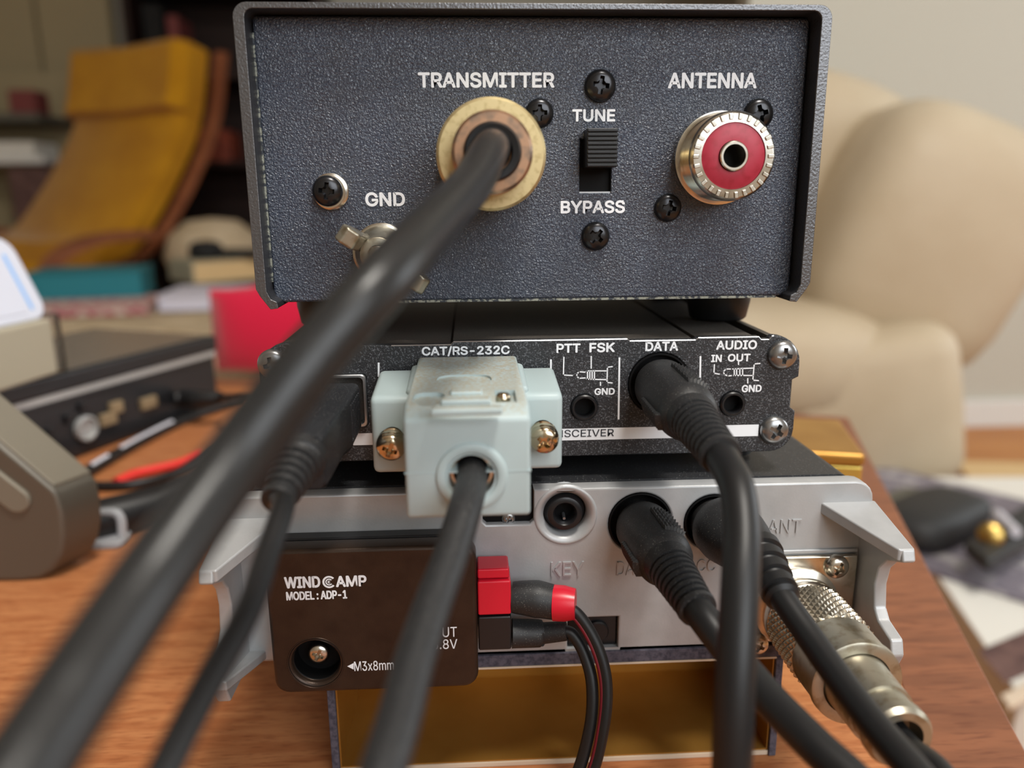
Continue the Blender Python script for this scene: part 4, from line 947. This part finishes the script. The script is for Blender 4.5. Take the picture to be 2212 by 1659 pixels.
ych.part('headrest', ribbon(hr, 280, 120), 'yellow_cloth', bevel=25, seg=3, smooth=70)
for s_ in (-1, 1):
    arm = [(-470, 980), (-400, 830), (-300, 660), (-200, 520)]
    ych.part('back_rail', MB().loft([[yp(a+da, s_*(300+ds), b) for da, ds in ((-18, -14), (18, -14), (18, 14), (-18, 14))] for a, b in [(p[0]-30, p[1]) for p in smooth_path([(x, y, 0) for x, y in prof[:8]], 3)]]), 'chair_wood', smooth=50)
    ych.part('arm_frame', MB().loft([[yp(a, s_*(405+ds), b+db) for ds, db in ((-30, -12), (30, -12), (30, 12), (-30, 12))] for a, b, _ in smooth_path([(-330, 430, 0), (-150, 480, 0), (100, 485, 0), (250, 440, 0), (300, 350, 0), (285, 200, 0), (240, 20, 0), (60, 14, 0), (-300, 14, 0)], 4)]), 'chair_wood', smooth=50)
ych.part('front_rail', MB().loft([[yp(a, s, b) for a, b in ((300, 340), (345, 340), (345, 400), (300, 400))] for s in (-300, 300)]), 'chair_wood', bevel=4)
solo('storage_box', MB().loft([[yp(a, s, z) for a, s in ((-200, -120), (120, -120), (120, 160), (-200, 160))] for z in (2, 190)]), 'rust', yp(0, 0, 2), 'dark reddish box stored beneath the yellow armchair', 'box', bevel=6)

# dark bookcase behind the yellow chair
x0, x1 = PY(282, 200, YB-330)[0], PY(700, 200, YB-330)[0]
bc = Thing('bookcase', 'tall dark brown bookcase behind the yellow armchair', 'bookcase', ((x0+x1)/2, YB-170, FLOOR))
yb0, yb1 = YB-330, YB-40
bc.part('side_panel', MB().box(x0, x0+25, yb0, yb1, FLOOR, 1500), 'dark_wood', bevel=2)
bc.part('side_panel', MB().box(x1-25, x1, yb0, yb1, FLOOR, 1500), 'dark_wood', bevel=2)
bc.part('back_panel', MB().box(x0+25, x1-25, yb1-12, yb1, FLOOR, 1500), 'dark_wood')
for zz_ in (FLOOR+40, -180, 150, 480, 800, 1150): bc.part('shelf', MB().box(x0+25, x1-25, yb0+5, yb1-12, zz_, zz_+24), 'dark_wood', bevel=2)
for lab, m_, xx, zz_, w_b, hh in (('dark red book standing on a middle shelf of the brown bookcase', 'shelf_item_red', 150, 504.2, 42, 210), ('black box file standing on a middle shelf of the brown bookcase', 'felt_black', 60, 504.2, 70, 250),
                                  ('black box file on the lower shelf of the brown bookcase', 'felt_black', 90, 174.2, 80, 230), ('rusty red box on the lower shelf of the brown bookcase', 'rust', 220, 174.2, 130, 120)):
    solo('shelved_box' if 'box' in lab else 'shelved_book', MB().box(x0+xx, x0+xx+w_b, yb0+40, yb0+200, zz_, zz_+hh), m_, (x0+xx+w_b/2, yb0+120, zz_), lab, 'box' if 'box' in lab else 'book', bevel=3)

# small pale cupboard at the picture's left edge
wx0, wx1, wy = PY(-150, 300, 2900)[0], PY(88, 300, 2900)[0], 2900
def wz(py): return PY(40, py, wy)[2]
cu = Thing('side_unit', 'pale shelf unit with odds and ends at the far left edge', 'shelf unit', ((wx0+wx1)/2, wy+140, FLOOR))
for zz_ in (wz(252), wz(345), wz(560)): cu.part('shelf', MB().box(wx0, wx1, wy, wy+280, zz_-14, zz_+14), 'strap_olive' if zz_ == wz(252) else 'white_paint', bevel=3)
cu.part('back_panel', MB().box(wx0, wx1, wy+281, wy+290, FLOOR, wz(130)), 'door_paint')
cu.part('side_panel', MB().box(wx0-20, wx0, wy, wy+290, FLOOR, wz(130)), 'door_paint')
bx_ = PY(38, 210, wy)[0]
solo('small_box', MB().box(bx_-45, bx_+50, wy+20, wy+120, wz(252)+14.2, wz(192)), 'shelf_item_red', (bx_, wy+70, wz(252)+14.2), 'small dark red box on the shelf unit at the far left edge', 'box', bevel=3)
solo('paper_stack', MB().box(bx_-140, bx_+20, wy+20, wy+200, wz(345)+14.2, wz(305)), 'paper_white', (bx_-60, wy+100, wz(345)+14.2), 'stack of white paper on the shelf unit at the far left edge', 'paper', bevel=2)
solo('storage_bin', MB().box(bx_-90, bx_+90, wy+20, wy+240, wz(560)+14.2, wz(362)), 'photo_brown', (bx_, wy+130, wz(560)+14.2), 'dark storage bin in the lower compartment of the far left shelf unit', 'bin', bevel=6)

# ------------------------------------------------------------------ cream leather armchair
ac_ = A(880, 1330, FLOOR)
sf = Thing('leather_armchair', 'plump cream leather armchair against the pale wall', 'armchair', ac_)
def puff(c, h, rot=(0, 0, 0), e=2.6, n=24):
    R_ = np.array(Matrix.Rotation(rot[2], 3, 'Z') @ Matrix.Rotation(rot[1], 3, 'Y') @ Matrix.Rotation(rot[0], 3, 'X'))
    v, f = [], []; sg = lambda w, p: math.copysign(abs(w)**p, w); p = 2/e; m_ = n//2
    for i in range(m_+1):
        a = -math.pi/2+math.pi*i/m_
        for j in range(n):
            b = 2*math.pi*j/n
            v.append(np.asarray(c)+R_ @ (A(sg(math.cos(a), p)*sg(math.cos(b), p), sg(math.cos(a), p)*sg(math.sin(b), p), sg(math.sin(a), p))*np.asarray(h)))
    for i in range(m_):
        for j in range(n): f.append((i*n+j, i*n+(j+1) % n, (i+1)*n+(j+1) % n, (i+1)*n+j))
    return MB().add(v, f)
def sfp(px, py, D): return PD(px, py, D)
SD = 1360.0; mpp = SD/F
sf.part('backrest', puff(sfp(1745, 420, SD+110), (250*mpp, 120, 262*mpp), (0, math.radians(14), .15), 3.0), 'cream_leather', smooth=80)
sf.part('armrest', puff(sfp(1952, 520, SD-20), (208*mpp, 190, 262*mpp), (0, math.radians(22), -.1), 3.6), 'cream_leather', smooth=80)
sf.part('seat', puff(sfp(1560, 760, SD-40), (300*mpp, 200, 120*mpp), (0, 0, 0), 3.2), 'cream_leather', smooth=80)
sf.part('arm_side', puff(sfp(1800, 860, SD-40), (190*mpp, 165, 165*mpp), (0, math.radians(-10), -.05), 6.0), 'cream_leather', smooth=80)
bx_c = sfp(1730, 980, SD)
sf.part('base', MB().box(bx_c[0]-330, bx_c[0]+160, bx_c[1]-200, bx_c[1]+230, FLOOR+18, FLOOR+150), 'cream_leather', bevel=20, seg=3)
for x, y in ((-300, -170), (130, -170), (-300, 190), (130, 190)):
    sf.part('foot', MB().box(bx_c[0]+x-20, bx_c[0]+x+20, bx_c[1]+y-20, bx_c[1]+y+20, FLOOR, FLOOR+18), 'dark_wood')

# ------------------------------------------------------------------ papers on the floor, right
FZ = FLOOR
def fpz(px, py, dz=0.0): return PZ(px, py, FZ+dz)
def sheet(name, label, cat, corners, h, m, z0=.3, bevel=1.5):
    P_ = [fpz(x, y, z0+h) for x, y in corners]; c = sum(P_)/len(P_)
    return solo(name, MB().loft([[A(p[0], p[1], FZ+z) for p in P_] for z in (z0, z0+h)]), m, A(c[0], c[1], FZ+z0), label, cat, bevel=bevel)
CZ = 170.0
sheet('white_carton', 'large white carton standing on the floor past the table edge', 'carton', [(1880, 1030), (2330, 1030), (2440, 1560), (2200, 1500)], CZ, 'paper_white')
sheet('magazine', 'grey and purple magazine lying on the white carton', 'magazine', [(1888, 1000), (2300, 1100), (2330, 1330), (1930, 1205)], 6, 'magazine', CZ+.6)
sheet('orange_folder', 'orange-brown folder lying on the floor behind the white carton', 'folder', [(2060, 995), (2260, 1000), (2290, 1060), (2110, 1050)], 30, 'book_tan', .3)
sheet('photo_print', 'brown photograph lying on the near end of the white carton', 'photograph', [(2112, 1405), (2230, 1355), (2300, 1420), (2170, 1475)], 1, 'photo_brown', CZ+.6)
sheet('wood_strip', 'cream wooden strip lying beside the brown photograph on the carton', 'strip', [(2160, 1500), (2310, 1430), (2330, 1450), (2180, 1525)], 6, 'paper_edge', CZ+.6)
CB = CZ+7
hb = fpz(2040, 1150, CB)
cg = Thing('camera_bag', 'black padded pouch with strap and brass buckle on the grey magazine', 'pouch', A(hb[0], hb[1], FZ+CB))
kk = .62
cg.part('pouch', puff(fpz(2030, 1165, CB)+A(0, 14, 24), (135*kk, 70*kk, 23), (0, 0, .55), 3.2), 'strap_black', smooth=80)
cg.part('pouch_flap', puff(fpz(1990, 1130, CB+16)+A(0, 20, 10), (90*kk, 60*kk, 17), (0, 0, .6), 3.0), 'strap_olive', smooth=80)
cg.part('strap', MB().loft([[p+A(0, 0, dz) for p in (fpz(2080, 1195, CB+28), fpz(2130, 1240, CB+28), fpz(2330, 1120, CB+28), fpz(2290, 1060, CB+28))] for dz in (0, 14)]), 'strap_black', bevel=4)
cg.part('buckle', MB().lathe([(0, 13), (6, 13), (9, 9), (9, .01)], fpz(2140, 1155, CB+48), unit(CAM-hb), 20), 'brass', smooth=40)
cg.part('strap_loop', MB().tube([fpz(2155, 1112, CB+48), fpz(2195, 1150, CB+48)], 6, 12, 3), 'cable_print', smooth=60)
